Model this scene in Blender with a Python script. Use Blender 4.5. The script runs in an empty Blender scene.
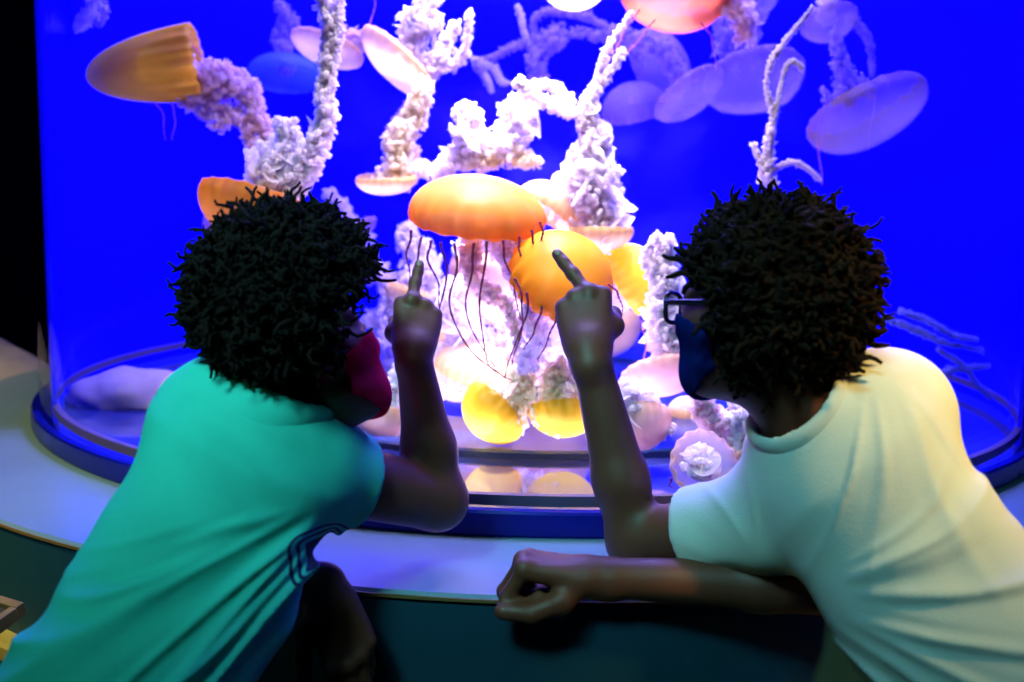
import bpy, math, random
import numpy as np
from mathutils import Vector, Matrix, noise

scn = bpy.context.scene
COL = scn.collection
rng = np.random.default_rng(7)

# ------------------------------------------------------------------ camera
FPX = 35.0 / 36.0 * 1024
CAM = np.array([0.0, 0.0, 1.22])
PITCH = math.radians(-7.54)
ROLL = math.radians(1.115)
def _rx(a):
    c, s = math.cos(a), math.sin(a)
    return np.array([[1, 0, 0], [0, c, -s], [0, s, c]])
def _rz(a):
    c, s = math.cos(a), math.sin(a)
    return np.array([[c, -s, 0], [s, c, 0], [0, 0, 1]])
RC = _rx(math.pi / 2 + PITCH) @ _rz(ROLL)
RIGHT, UP, FWD = RC[:, 0], RC[:, 1], -RC[:, 2]

def P(px, py, Y):
    """the point of the room that stands Y metres ahead on the line of sight through a photo pixel"""
    d = RC @ np.array([(px - 512) / FPX, (341 - py) / FPX, -1.0])
    return CAM + d * (Y / d[1])
def V(r, u, a):
    """direction from right / up / away-from-viewer components"""
    v = RIGHT * r + UP * u + FWD * a
    return v / np.linalg.norm(v)

cam_data = bpy.data.cameras.new('camera')
cam_data.lens = 35
cam_data.sensor_width = 36
cam_data.clip_start = 0.05
cam = bpy.data.objects.new('camera', cam_data)
COL.objects.link(cam)
m4 = np.eye(4); m4[:3, :3] = RC; m4[:3, 3] = CAM
cam.matrix_world = Matrix(m4.tolist())
cam_data.dof.use_dof = True
cam_data.dof.focus_distance = 1.35
cam_data.dof.aperture_fstop = 3.2
scn.camera = cam

# ------------------------------------------------------------------ object helpers
def tag(o, label=None, cat=None, group=None, kind=None):
    if label: o['label'] = label
    if cat: o['category'] = cat
    if group: o['group'] = group
    if kind: o['kind'] = kind
    return o

def empty(name, loc, label, cat, group=None):
    o = bpy.data.objects.new(name, None)
    o.empty_display_size = 0.05
    o.location = tuple(float(x) for x in loc)
    COL.objects.link(o)
    return tag(o, label, cat, group)

def mesh_obj(name, verts, faces, mat, parent=None, origin=None, smooth=True, sharp=None):
    verts = np.asarray(verts, dtype=float)
    if origin is None and parent is not None:
        origin = np.array(parent.location) if parent.parent is None else np.array(parent.parent.location) + np.array(parent.location)
    if origin is not None:
        verts = verts - np.asarray(origin)
    me = bpy.data.meshes.new(name)
    me.from_pydata(verts.tolist(), [], faces.tolist() if isinstance(faces, np.ndarray) else [tuple(int(i) for i in f) for f in faces])
    if smooth:
        me.polygons.foreach_set('use_smooth', np.ones(len(me.polygons), dtype=bool))
    me.materials.append(mat)
    me.update()
    if sharp: me.set_sharp_from_angle(angle=math.radians(sharp))
    o = bpy.data.objects.new(name, me)
    COL.objects.link(o)
    if parent is not None:
        o.parent = parent
    elif origin is not None:
        o.location = tuple(float(x) for x in origin)
    return o

def join(parts):
    vs, fs, n = [], [], 0
    for v, f in parts:
        v = np.asarray(v)
        vs.append(v)
        fs += [tuple(i + n for i in q) for q in f]
        n += len(v)
    return np.vstack(vs), fs

def catmull(pts, n):
    pts = np.asarray(pts, dtype=float)
    if len(pts) == 2:
        t = np.linspace(0, 1, n)[:, None]
        return pts[0] * (1 - t) + pts[1] * t
    p = np.vstack([2 * pts[0] - pts[1], pts, 2 * pts[-1] - pts[-2]])
    out = []
    for u in np.linspace(0, len(pts) - 1 - 1e-9, n):
        i = int(u); t = u - i
        a, b, c, d = p[i], p[i + 1], p[i + 2], p[i + 3]
        out.append(0.5 * (2 * b + (c - a) * t + (2 * a - 5 * b + 4 * c - d) * t * t + (3 * b - a - 3 * c + d) * t ** 3))
    return np.array(out)

def frames(C):
    T = np.gradient(C, axis=0)
    T /= np.linalg.norm(T, axis=1)[:, None] + 1e-12
    N = np.zeros_like(T)
    ref = np.array([0.3, 0.9, 0.2])
    n = ref - T[0] * (ref @ T[0]); n /= np.linalg.norm(n)
    for i in range(len(C)):
        n = n - T[i] * (n @ T[i]); n /= np.linalg.norm(n) + 1e-12
        N[i] = n
    return T, N, np.cross(T, N)

def tube(C, rad, sides=6, cap=True, flat=1.0):
    C = np.asarray(C, dtype=float)
    T, N, B = frames(C)
    rad = np.broadcast_to(np.asarray(rad, dtype=float), (len(C),))
    a = np.linspace(0, 2 * math.pi, sides, endpoint=False)
    v = C[:, None, :] + rad[:, None, None] * (np.cos(a)[None, :, None] * N[:, None, :] + flat * np.sin(a)[None, :, None] * B[:, None, :])
    n = len(C)
    f = []
    for i in range(n - 1):
        for j in range(sides):
            k = (j + 1) % sides
            f.append((i * sides + j, i * sides + k, (i + 1) * sides + k, (i + 1) * sides + j))
    v = v.reshape(-1, 3)
    if cap:
        f.append(tuple(range(sides))[::-1])
        f.append(tuple(range((n - 1) * sides, n * sides)))
    return v, f

def lathe(profile, n=96, closed=True, a0=0.0, a1=2 * math.pi, center=(0, 0, 0)):
    """profile of (r, z) swept around z; closed profile makes a ring with thickness"""
    pr = np.asarray(profile, dtype=float)
    full = abs(a1 - a0 - 2 * math.pi) < 1e-6
    ang = np.linspace(a0, a1, n, endpoint=not full)
    m = len(pr)
    v = np.stack([pr[None, :, 0] * np.cos(ang)[:, None], pr[None, :, 0] * np.sin(ang)[:, None], np.broadcast_to(pr[None, :, 1], (len(ang), m))], axis=-1).reshape(-1, 3) + np.asarray(center)
    f = []
    for i in range(len(ang) if full else len(ang) - 1):
        i2 = (i + 1) % len(ang)
        for j in range(m if closed else m - 1):
            j2 = (j + 1) % m
            f.append((i * m + j, i2 * m + j, i2 * m + j2, i * m + j2))
    if closed and not full:
        f.append(tuple(range(m)))
        f.append(tuple(range((len(ang) - 1) * m, len(ang) * m))[::-1])
    return v, f

def box(c, h, R=None):
    c = np.asarray(c); h = np.asarray(h)
    s = np.array([[x, y, z] for x in (-1, 1) for y in (-1, 1) for z in (-1, 1)], dtype=float) * h
    if R is not None: s = s @ np.asarray(R).T
    return s + c, [(0, 1, 3, 2), (4, 6, 7, 5), (0, 4, 5, 1), (2, 3, 7, 6), (0, 2, 6, 4), (1, 5, 7, 3)]

def rounded_slab(c, h, R=None, b=0.15):
    """a box with chamfered edges"""
    c = np.asarray(c, dtype=float); h = np.asarray(h, dtype=float)
    d = b * min(h)
    vs = []
    for s in (-1, 1):
        for k, (ins, zz) in enumerate(((d, h[2]), (0, h[2] - d))):
            pass
    rings = [(d, -h[2]), (0, -h[2] + d), (0, h[2] - d), (d, h[2])]
    for ins, z in rings:
        x, y = h[0] - ins, h[1] - ins
        e = d
        vs += [(-x + e, -y, z), (x - e, -y, z), (x, -y + e, z), (x, y - e, z), (x - e, y, z), (-x + e, y, z), (-x, y - e, z), (-x, -y + e, z)]
    v = np.array(vs)
    if R is not None: v = v @ np.asarray(R).T
    f = [tuple(range(8))[::-1], tuple(range(24, 32))]
    for r in range(3):
        for j in range(8):
            k = (j + 1) % 8
            f.append((r * 8 + j, r * 8 + k, r * 8 + 8 + k, r * 8 + 8 + j))
    return v + c, f

# ------------------------------------------------------------------ distance-field sculpting
def cone_sd(p, a, b, ra, rb):
    ba = b - a
    l2 = max(float(ba @ ba), 1e-12)
    t = np.clip(((p - a) @ ba) / l2, 0, 1)
    q = p - a - t[..., None] * ba
    return np.sqrt((q * q).sum(-1)) - (ra + (rb - ra) * t)

class Sculpt:
    def __init__(self, lo, hi, h):
        self.h = h
        self.lo = np.asarray(lo, dtype=float)
        self.n = np.ceil((np.asarray(hi) - self.lo) / h).astype(int) + 1
        self.D = np.full(self.n, 0.25, dtype=np.float32)
    def _block(self, lo, hi):
        i0 = np.clip(np.floor((lo - self.lo) / self.h).astype(int), 0, self.n)
        i1 = np.clip(np.ceil((hi - self.lo) / self.h).astype(int) + 1, 0, self.n)
        if np.any(i1 <= i0): return None, None
        ax = [self.lo[k] + self.h * np.arange(i0[k], i1[k]) for k in range(3)]
        X = np.stack(np.meshgrid(*ax, indexing='ij'), axis=-1)
        return tuple(slice(i0[k], i1[k]) for k in range(3)), X
    def _mix(self, sl, d, k, op):
        D = self.D[sl]
        d = d.astype(np.float32)
        if op == 'add':
            if k <= 0: self.D[sl] = np.minimum(D, d)
            else:
                w = np.maximum(k - np.abs(D - d), 0) / k
                self.D[sl] = np.minimum(D, d) - w * w * k * 0.25
        else:
            d = -d
            if k <= 0: self.D[sl] = np.maximum(D, d)
            else:
                w = np.maximum(k - np.abs(D - d), 0) / k
                self.D[sl] = np.maximum(D, d) + w * w * k * 0.25
    def cone(self, a, b, ra, rb, k=0.01, op='add'):
        a = np.asarray(a, dtype=float); b = np.asarray(b, dtype=float)
        m = max(ra, rb) + k + 4 * self.h
        sl, X = self._block(np.minimum(a, b) - m, np.maximum(a, b) + m)
        if sl: self._mix(sl, cone_sd(X, a, b, ra, rb), k, op)
    def ball(self, a, r, k=0.01, op='add'):
        self.cone(a, np.asarray(a) + 1e-6, r, r, k, op)
    def ell(self, c, s, R=np.eye(3), k=0.01, op='add'):
        """ellipsoid, columns of R are its axes"""
        c = np.asarray(c, dtype=float); s = np.asarray(s, dtype=float); R = np.asarray(R)
        m = np.abs(R) @ s + k + 4 * self.h
        sl, X = self._block(c - m, c + m)
        if not sl: return
        q = (X - c) @ R
        k0 = np.sqrt(((q / s) ** 2).sum(-1)); k1 = np.sqrt(((q / (s * s)) ** 2).sum(-1)) + 1e-9
        d = np.where(k0 < 1e-4, -s.min(), k0 * (k0 - 1) / k1)
        self._mix(sl, d, k, op)
    def flat(self, a, b, ra, rb, nrm, squash, k=0.02, op='add'):
        """round cone flattened along nrm (squash < 1)"""
        a = np.asarray(a, dtype=float); b = np.asarray(b, dtype=float); nrm = np.asarray(nrm) / np.linalg.norm(nrm)
        m = max(ra, rb) + k + 4 * self.h
        sl, X = self._block(np.minimum(a, b) - m, np.maximum(a, b) + m)
        if not sl: return
        S = np.eye(3) + (1 / squash - 1) * np.outer(nrm, nrm)
        o = 0.5 * (a + b)
        d = cone_sd((X - o) @ S, (a - o) @ S, (b - o) @ S, ra, rb)
        self._mix(sl, d * (1 - (1 - squash) * 0.35), k, op)
    def trim(self, c, n, r):
        """cut away everything beyond the plane through c, within a ball resting on it"""
        n = np.asarray(n) / np.linalg.norm(n)
        c = np.asarray(c)
        o = c + n * 0.12
        sl, X = self._block(o - 0.16, o + 0.16)
        if sl is None: return
        q = X - c
        al = q @ n
        rd = np.sqrt(np.maximum((q * q).sum(-1) - al * al, 0))
        self._mix(sl, np.maximum(np.maximum(-al, rd - r), al - 0.2), 0.003, 'sub')
    def hole(self, a, b, ra, rb, wr=0.0045, thick=0.0075):
        """open the cloth along a cone and return the ribbed band that follows the opening's edge"""
        D0 = self.D.copy()
        X = np.stack(np.meshgrid(*[self.lo[k] + self.h * np.arange(self.n[k]) for k in range(3)], indexing='ij'), axis=-1)
        dc = cone_sd(X, np.asarray(a), np.asarray(b), ra, rb)
        band = Sculpt(self.lo, self.lo + self.h * (self.n - 1), self.h)
        band.n = self.n; band.D = (np.sqrt((np.maximum(np.abs(dc - 0.002) - 0.002, 0)) ** 2 + np.maximum(np.abs(D0) - 0.004, 0) ** 2) - 0.0036).astype(np.float32)
        self.cone(a, b, ra, rb, 0.004, 'sub')
        return band
    def cut(self, c, n, k=0.0):
        """keep the half space below the plane through c with outward normal n"""
        n = np.asarray(n) / np.linalg.norm(n)
        sl, X = self._block(self.lo, self.lo + self.h * self.n)
        d = (X - np.asarray(c)) @ n
        self._mix(sl, -d, k, 'sub')
    def mesh(self):
        D = self.D.copy()
        for ax in range(3):
            sl = [slice(None)] * 3
            sl[ax] = 0; D[tuple(sl)] = np.maximum(D[tuple(sl)], self.h)
            sl[ax] = -1; D[tuple(sl)] = np.maximum(D[tuple(sl)], self.h)
        S = D < 0
        nx, ny, nz = D.shape
        cnt = np.zeros((nx - 1, ny - 1, nz - 1), dtype=np.int8)
        for i in (0, 1):
            for j in (0, 1):
                for k in (0, 1):
                    cnt += S[i:nx - 1 + i, j:ny - 1 + j, k:nz - 1 + k]
        act = np.argwhere((cnt > 0) & (cnt < 8))
        idx = np.full(cnt.shape, -1, dtype=np.int32)
        idx[tuple(act.T)] = np.arange(len(act))
        acc = np.zeros((len(act), 3)); num = np.zeros(len(act))
        corners = [(i, j, k) for i in (0, 1) for j in (0, 1) for k in (0, 1)]
        val = {c: D[act[:, 0] + c[0], act[:, 1] + c[1], act[:, 2] + c[2]].astype(float) for c in corners}
        for c in corners:
            for ax in range(3):
                if c[ax] == 0:
                    e = list(c); e[ax] = 1; e = tuple(e)
                    v0, v1 = val[c], val[e]
                    cr = (v0 < 0) != (v1 < 0)
                    t = np.where(cr, v0 / np.where(cr, v0 - v1, 1), 0)
                    pos = np.tile(np.array(c, dtype=float), (len(act), 1)); pos[:, ax] += t
                    acc += pos * cr[:, None]; num += cr
        verts = self.lo + self.h * (act + acc / np.maximum(num, 1)[:, None])
        quads = []
        for ax in range(3):
            b, c = [k for k in range(3) if k != ax]
            lo_s = [slice(1, -1)] * 3; hi_s = [slice(1, -1)] * 3
            lo_s[ax] = slice(0, -1); hi_s[ax] = slice(1, None)
            s0, s1 = S[tuple(lo_s)], S[tuple(hi_s)]
            for flip in (False, True):
                w = np.argwhere((s0 & ~s1) if not flip else (~s0 & s1))
                base = w.copy(); base[:, b] += 1; base[:, c] += 1
                def cell(db, dc):
                    q = base.copy(); q[:, b] += db; q[:, c] += dc
                    return idx[q[:, 0], q[:, 1], q[:, 2]]
                q = np.stack([cell(-1, -1), cell(0, -1), cell(0, 0), cell(-1, 0)], axis=1)
                if (ax == 1) != flip: q = q[:, ::-1]
                quads.append(q)
        return verts, np.vstack(quads)

def relax(v, q, it=2, lam=0.5):
    """a light smoothing of a sculpted surface"""
    v = v.copy()
    e = np.vstack([q[:, [0, 1]], q[:, [1, 2]], q[:, [2, 3]], q[:, [3, 0]]])
    for _ in range(it):
        s = np.zeros_like(v); n = np.zeros(len(v))
        np.add.at(s, e[:, 0], v[e[:, 1]]); np.add.at(s, e[:, 1], v[e[:, 0]])
        np.add.at(n, e[:, 0], 1); np.add.at(n, e[:, 1], 1)
        v += lam * (s / np.maximum(n, 1)[:, None] - v)
    return v

def vnormals(v, q):
    fn = np.cross(v[q[:, 2]] - v[q[:, 0]], v[q[:, 3]] - v[q[:, 1]])
    n = np.zeros_like(v)
    for k in range(4): np.add.at(n, q[:, k], fn)
    return n / (np.linalg.norm(n, axis=1)[:, None] + 1e-12)

# ------------------------------------------------------------------ materials
def new_mat(name):
    m = bpy.data.materials.new(name)
    m.use_nodes = True
    nt = m.node_tree
    nt.nodes.clear()
    out = nt.nodes.new('ShaderNodeOutputMaterial')
    return m, nt, out

def ramp(nt, fac, stops):
    r = nt.nodes.new('ShaderNodeValToRGB')
    el = r.color_ramp.elements
    while len(el) < len(stops): el.new(0.5)
    for e, (p, c) in zip(el, stops):
        e.position = p; e.color = (*c, 1)
    nt.links.new(fac, r.inputs[0])
    return r.outputs[0]

def noise_tex(nt, scale, detail=3, coord='Object', vec=None):
    n = nt.nodes.new('ShaderNodeTexNoise')
    n.inputs['Scale'].default_value = scale
    n.inputs['Detail'].default_value = detail
    if vec is None:
        tc = nt.nodes.new('ShaderNodeTexCoord')
        vec = tc.outputs[coord]
    nt.links.new(vec, n.inputs['Vector'])
    return n.outputs['Fac']

def principled(name, col, rough=0.5, metal=0.0, col2=None, nscale=20, bump=0.0, bscale=200, spec=0.5, sss=0.0, emit=None):
    m, nt, out = new_mat(name)
    b = nt.nodes.new('ShaderNodeBsdfPrincipled')
    nt.links.new(b.outputs[0], out.inputs[0])
    b.inputs['Roughness'].default_value = rough
    b.inputs['Metallic'].default_value = metal
    b.inputs['Specular IOR Level'].default_value = spec
    if sss:
        b.inputs['Subsurface Weight'].default_value = sss
        b.inputs['Subsurface Radius'].default_value = (0.01, 0.005, 0.003)
        b.inputs['Subsurface Scale'].default_value = 0.5
    f = noise_tex(nt, nscale)
    nt.links.new(ramp(nt, f, [(0.3, col), (0.7, col2 or tuple(c * 0.85 for c in col))]), b.inputs['Base Color'])
    if bump:
        bp = nt.nodes.new('ShaderNodeBump')
        bp.inputs['Strength'].default_value = bump
        bp.inputs['Distance'].default_value = 0.002
        nt.links.new(noise_tex(nt, bscale, 2), bp.inputs['Height'])
        nt.links.new(bp.outputs[0], b.inputs['Normal'])
    if emit:
        b.inputs['Emission Color'].default_value = (*emit[0], 1)
        b.inputs['Emission Strength'].default_value = emit[1]
    return m

def jelly_mat(name, centre, rim, opacity, rim_opacity, trans=0.55, stripes=0.0):
    """gelatinous flesh: pigment and density run from the middle of the bell (z high) to its margin"""
    m, nt, out = new_mat(name)
    tc = nt.nodes.new('ShaderNodeTexCoord')
    at = nt.nodes.new('ShaderNodeAttribute'); at.attribute_name = 'rim'
    fac = at.outputs['Fac']
    colr = ramp(nt, fac, [(0.0, centre), (0.62, tuple(0.6 * a + 0.4 * b for a, b in zip(centre, rim))), (1.0, rim)])
    n = noise_tex(nt, 14, 4)
    mx = nt.nodes.new('ShaderNodeMixRGB'); mx.blend_type = 'MULTIPLY'
    mx.inputs[0].default_value = 0.5
    nt.links.new(colr, mx.inputs[1])
    nt.links.new(ramp(nt, n, [(0.3, (0.62, 0.62, 0.62)), (0.7, (1.15, 1.15, 1.15))]), mx.inputs[2])
    ap = nt.nodes.new('ShaderNodeAttribute'); ap.attribute_name = 'pleat'
    m2 = nt.nodes.new('ShaderNodeMixRGB'); m2.blend_type = 'MULTIPLY'; m2.inputs[0].default_value = 1.0
    nt.links.new(mx.outputs[0], m2.inputs[1])
    nt.links.new(ramp(nt, ap.outputs['Fac'], [(0.0, (1, 1, 1)), (1.0, (0.90, 0.80, 0.74))]), m2.inputs[2])
    mx = m2
    d = nt.nodes.new('ShaderNodeBsdfDiffuse'); t = nt.nodes.new('ShaderNodeBsdfTranslucent')
    g = nt.nodes.new('ShaderNodeBsdfGlossy'); g.inputs['Roughness'].default_value = 0.4
    tr = nt.nodes.new('ShaderNodeBsdfTransparent')
    nt.links.new(mx.outputs[0], d.inputs[0]); nt.links.new(mx.outputs[0], t.inputs[0])
    a = nt.nodes.new('ShaderNodeMixShader'); a.inputs[0].default_value = trans
    nt.links.new(d.outputs[0], a.inputs[1]); nt.links.new(t.outputs[0], a.inputs[2])
    b = nt.nodes.new('ShaderNodeMixShader'); b.inputs[0].default_value = 0.02
    nt.links.new(a.outputs[0], b.inputs[1]); nt.links.new(g.outputs[0], b.inputs[2])
    c = nt.nodes.new('ShaderNodeMixShader')
    op = nt.nodes.new('ShaderNodeMapRange')
    op.inputs['To Min'].default_value = opacity; op.inputs['To Max'].default_value = rim_opacity
    nt.links.new(fac, op.inputs['Value'])
    nt.links.new(op.outputs[0], c.inputs[0])
    nt.links.new(tr.outputs[0], c.inputs[1]); nt.links.new(b.outputs[0], c.inputs[2])
    nt.links.new(c.outputs[0], out.inputs[0])
    return m

def frill_mat(name, col, col2, opacity, trans=0.45):
    m, nt, out = new_mat(name)
    n = noise_tex(nt, 30, 4)
    colr = ramp(nt, n, [(0.3, col), (0.72, col2)])
    d = nt.nodes.new('ShaderNodeBsdfDiffuse'); t = nt.nodes.new('ShaderNodeBsdfTranslucent'); tr = nt.nodes.new('ShaderNodeBsdfTransparent')
    nt.links.new(colr, d.inputs[0]); nt.links.new(colr, t.inputs[0])
    a = nt.nodes.new('ShaderNodeMixShader'); a.inputs[0].default_value = trans
    nt.links.new(d.outputs[0], a.inputs[1]); nt.links.new(t.outputs[0], a.inputs[2])
    c = nt.nodes.new('ShaderNodeMixShader'); c.inputs[0].default_value = opacity
    nt.links.new(tr.outputs[0], c.inputs[1]); nt.links.new(a.outputs[0], c.inputs[2])
    nt.links.new(c.outputs[0], out.inputs[0])
    return m

def clear_mat(name, tint, ior=1.4, rough=0.0, strength=1.0):
    """clear acrylic or water: straight-through transmission plus a Fresnel reflection"""
    m, nt, out = new_mat(name)
    tr = nt.nodes.new('ShaderNodeBsdfTransparent'); tr.inputs[0].default_value = (*tint, 1)
    g = nt.nodes.new('ShaderNodeBsdfGlossy'); g.inputs['Roughness'].default_value = rough
    f = nt.nodes.new('ShaderNodeFresnel')
    ge = nt.nodes.new('ShaderNodeNewGeometry')
    mr = nt.nodes.new('ShaderNodeMapRange')
    mr.inputs['To Min'].default_value = ior; mr.inputs['To Max'].default_value = 1 / ior
    nt.links.new(ge.outputs['Backfacing'], mr.inputs['Value']); nt.links.new(mr.outputs[0], f.inputs['IOR'])
    mu = nt.nodes.new('ShaderNodeMath'); mu.operation = 'MULTIPLY'; mu.inputs[1].default_value = strength
    nt.links.new(f.outputs[0], mu.inputs[0])
    mx = nt.nodes.new('ShaderNodeMixShader')
    nt.links.new(mu.outputs[0], mx.inputs[0]); nt.links.new(tr.outputs[0], mx.inputs[1]); nt.links.new(g.outputs[0], mx.inputs[2])
    nt.links.new(mx.outputs[0], out.inputs[0])
    return m

M = {}
M['wall'] = principled('dark_wall_paint', (0.006, 0.007, 0.014), 0.9, col2=(0.004, 0.005, 0.01))
M['floor'] = principled('dark_carpet', (0.012, 0.013, 0.02), 0.95, bump=0.6, bscale=300)
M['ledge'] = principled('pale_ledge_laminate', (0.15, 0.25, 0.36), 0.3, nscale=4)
M['panel'] = principled('teal_front_panel', (0.004, 0.052, 0.092), 0.55, nscale=5)
M['edge'] = principled('ledge_edge_light', (0.22, 0.12, 0.04), 0.5)  # orange-brown paints the warm light caught along the ledge's edge
M['light_band'] = principled('ochre_light_band', (0.5, 0.42, 0.16), 0.6)  # ochre paints a dim warm patch of light on the lower panel
M['oak'] = principled('oak_frame', (0.34, 0.19, 0.05), 0.5, col2=(0.25, 0.13, 0.03), nscale=30)
M['board'] = principled('dark_print', (0.05, 0.05, 0.08), 0.4, col2=(0.09, 0.07, 0.09), nscale=9)
M['glass'] = clear_mat('clear_acrylic', (0.97, 0.98, 1.0), 1.30, strength=0.6)
M['water'] = clear_mat('tank_water', (0.97, 0.97, 1.0), 1.02)
M['blue_ring'] = principled('blue_base_ring', (0.002, 0.005, 0.22), 0.25, nscale=5, spec=0.2)
M['gasket'] = principled('tank_gasket', (0.10, 0.07, 0.12), 0.4)
M['tank_floor'] = principled('glossy_blue_tank_floor', (0.045, 0.065, 0.34), 0.06, 0.5, nscale=4, spec=1.0)
M['tank_step'] = principled('dark_blue_step', (0.01, 0.03, 0.10), 0.2)
M['backdrop'] = principled('blue_backlit_panel', (0.004, 0.002, 0.75), 0.14, col2=(0.003, 0.0015, 0.7), nscale=1.2, emit=((0.0, 0.0, 1.0), 0.7), spec=0.5)
M['hood'] = principled('black_hood', (0.01, 0.01, 0.012), 0.7)
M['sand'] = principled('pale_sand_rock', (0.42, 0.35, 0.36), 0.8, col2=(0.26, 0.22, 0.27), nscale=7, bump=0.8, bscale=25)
M['skin'] = principled('brown_skin', (0.18, 0.050, 0.027), 0.52, col2=(0.145, 0.040, 0.021), nscale=12, bump=0.12, bscale=260, sss=0.08)
M['nail'] = principled('finger_nail', (0.42, 0.22, 0.18), 0.3)
M['hair_a'] = principled('black_brown_hair', (0.007, 0.004, 0.004), 0.85, col2=(0.014, 0.008, 0.007), nscale=30, spec=0.08)
M['hair_b'] = principled('dark_brown_hair', (0.012, 0.006, 0.004), 0.8, col2=(0.03, 0.014, 0.008), nscale=30, spec=0.08)
M['white_shirt'] = principled('white_cotton', (0.80, 0.79, 0.74), 0.85, col2=(0.76, 0.75, 0.70), bump=0.25, bscale=500)
def thin_cloth(name, col, trans):
    m, nt, out = new_mat(name)
    c = ramp(nt, noise_tex(nt, 60), [(0.3, col), (0.7, tuple(q * 0.9 for q in col))])
    d = nt.nodes.new('ShaderNodeBsdfDiffuse'); t = nt.nodes.new('ShaderNodeBsdfTranslucent')
    nt.links.new(c, d.inputs[0]); nt.links.new(c, t.inputs[0])
    a = nt.nodes.new('ShaderNodeMixShader'); a.inputs[0].default_value = trans
    nt.links.new(d.outputs[0], a.inputs[1]); nt.links.new(t.outputs[0], a.inputs[2]); nt.links.new(a.outputs[0], out.inputs[0])
    return m
M['red_mask'] = thin_cloth('red_mask_cloth', (1.0, 0.03, 0.22), 0.6)
M['blue_mask'] = thin_cloth('navy_mask_cloth', (0.01, 0.025, 0.24), 0.4)
M['frame'] = principled('dark_blue_plastic', (0.008, 0.010, 0.03), 0.25)
M['lens'] = clear_mat('spectacle_lens', (0.95, 0.96, 1.0), 1.3)
M['trousers'] = principled('dark_denim', (0.012, 0.014, 0.028), 0.85, bump=0.3, bscale=500)
M['shoe'] = principled('black_shoe', (0.02, 0.02, 0.022), 0.6)
M['sole'] = principled('white_sole', (0.5, 0.5, 0.5), 0.6)
M['eye'] = principled('eye_white', (0.75, 0.72, 0.7), 0.2)
M['iris'] = principled('brown_iris', (0.03, 0.012, 0.006), 0.1)

M['b_orange'] = jelly_mat('bell_orange', (1.0, 0.60, 0.16), (0.95, 0.38, 0.03), 0.86, 0.90, 0.6)
M['b_gold'] = jelly_mat('bell_gold', (1.0, 0.62, 0.06), (0.97, 0.42, 0.02), 0.9, 0.92, 0.6)
M['b_deep'] = jelly_mat('bell_amber', (1.0, 0.84, 0.10), (1.0, 0.66, 0.05), 0.85, 0.85, 0.6)
M['b_red'] = jelly_mat('bell_russet', (0.85, 0.32, 0.16), (0.85, 0.22, 0.06), 0.75, 0.85)
M['b_yellow'] = jelly_mat('bell_yellow', (1.0, 0.88, 0.10), (1.0, 0.74, 0.04), 0.78, 0.9, 0.65)
M['b_pale'] = jelly_mat('bell_cream', (0.95, 0.80, 0.62), (0.9, 0.6, 0.25), 0.6, 0.8)
M['b_pink'] = jelly_mat('bell_pink', (0.95, 0.72, 0.75), (0.95, 0.62, 0.45), 0.6, 0.8)
M['b_clear'] = jelly_mat('bell_glassy_pink', (0.85, 0.72, 0.85), (0.95, 0.7, 0.6), 0.32, 0.75)
M['b_blue'] = jelly_mat('bell_blue', (0.12, 0.2, 0.75), (0.15, 0.3, 0.8), 0.25, 0.4)
M['b_purple'] = jelly_mat('bell_mauve', (0.40, 0.28, 0.5), (0.45, 0.28, 0.4), 0.32, 0.5)
M['b_dim'] = jelly_mat('bell_dusky', (0.34, 0.24, 0.34), (0.42, 0.24, 0.2), 0.42, 0.55)
M['f_white'] = frill_mat('arm_white', (1.0, 0.95, 0.98), (0.92, 0.82, 0.95), 0.72, 0.55)
M['f_cream'] = frill_mat('arm_cream', (1.0, 0.92, 0.75), (0.95, 0.82, 0.6), 0.75, 0.55)
M['f_pink'] = frill_mat('arm_pink', (0.95, 0.72, 0.74), (0.9, 0.75, 0.9), 0.65, 0.55)
M['f_lilac'] = frill_mat('arm_lilac', (0.85, 0.76, 1.0), (0.95, 0.85, 1.0), 0.5, 0.6)
M['f_violet'] = frill_mat('arm_violet', (0.36, 0.26, 0.85), (0.55, 0.4, 0.9), 0.4)
M['f_faint'] = frill_mat('arm_faint', (0.3, 0.35, 0.9), (0.4, 0.45, 0.95), 0.35)
M['t_maroon'] = frill_mat('tentacle_maroon', (0.22, 0.03, 0.10), (0.32, 0.06, 0.16), 0.9, 0.2)
M['t_pink'] = frill_mat('tentacle_pink', (0.7, 0.2, 0.35), (0.7, 0.3, 0.45), 0.7, 0.3)

# ------------------------------------------------------------------ setting
DT = 2.51           # distance to the tank's axis
TX = 0.055
R = 1.139            # outer radius of the acrylic
ZL = 0.7605          # ledge height
RO = 1.371      # outer radius of the ledge
TC = np.array([TX, DT, 0.0])

def plane_box(name, lo, hi, mat, kind='structure'):
    lo = np.array(lo, float); hi = np.array(hi, float)
    v, f = box((lo + hi) / 2, (hi - lo) / 2)
    o = mesh_obj(name, v, f, mat, smooth=False)
    o['kind'] = kind
    return o
X0, X1, Y0, Y1, ZC = -3.4, 3.4, -2.2, 5.4, 3.0
plane_box('floor', (X0, Y0, -0.1), (X1, Y1, 0.0), M['floor'])
plane_box('ceiling', (X0, Y0, ZC), (X1, Y1, ZC + 0.1), M['wall'])
plane_box('wall_left', (X0 - 0.1, Y0, 0), (X0, Y1, ZC), M['wall'])
plane_box('wall_right', (X1, Y0, 0), (X1 + 0.1, Y1, ZC), M['wall'])
plane_box('wall_back', (X0, Y1, 0), (X1, Y1 + 0.1, ZC), M['wall'])
plane_box('wall_front', (X0, Y0 - 0.1, 0), (X1, Y0, ZC), M['wall'])

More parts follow.
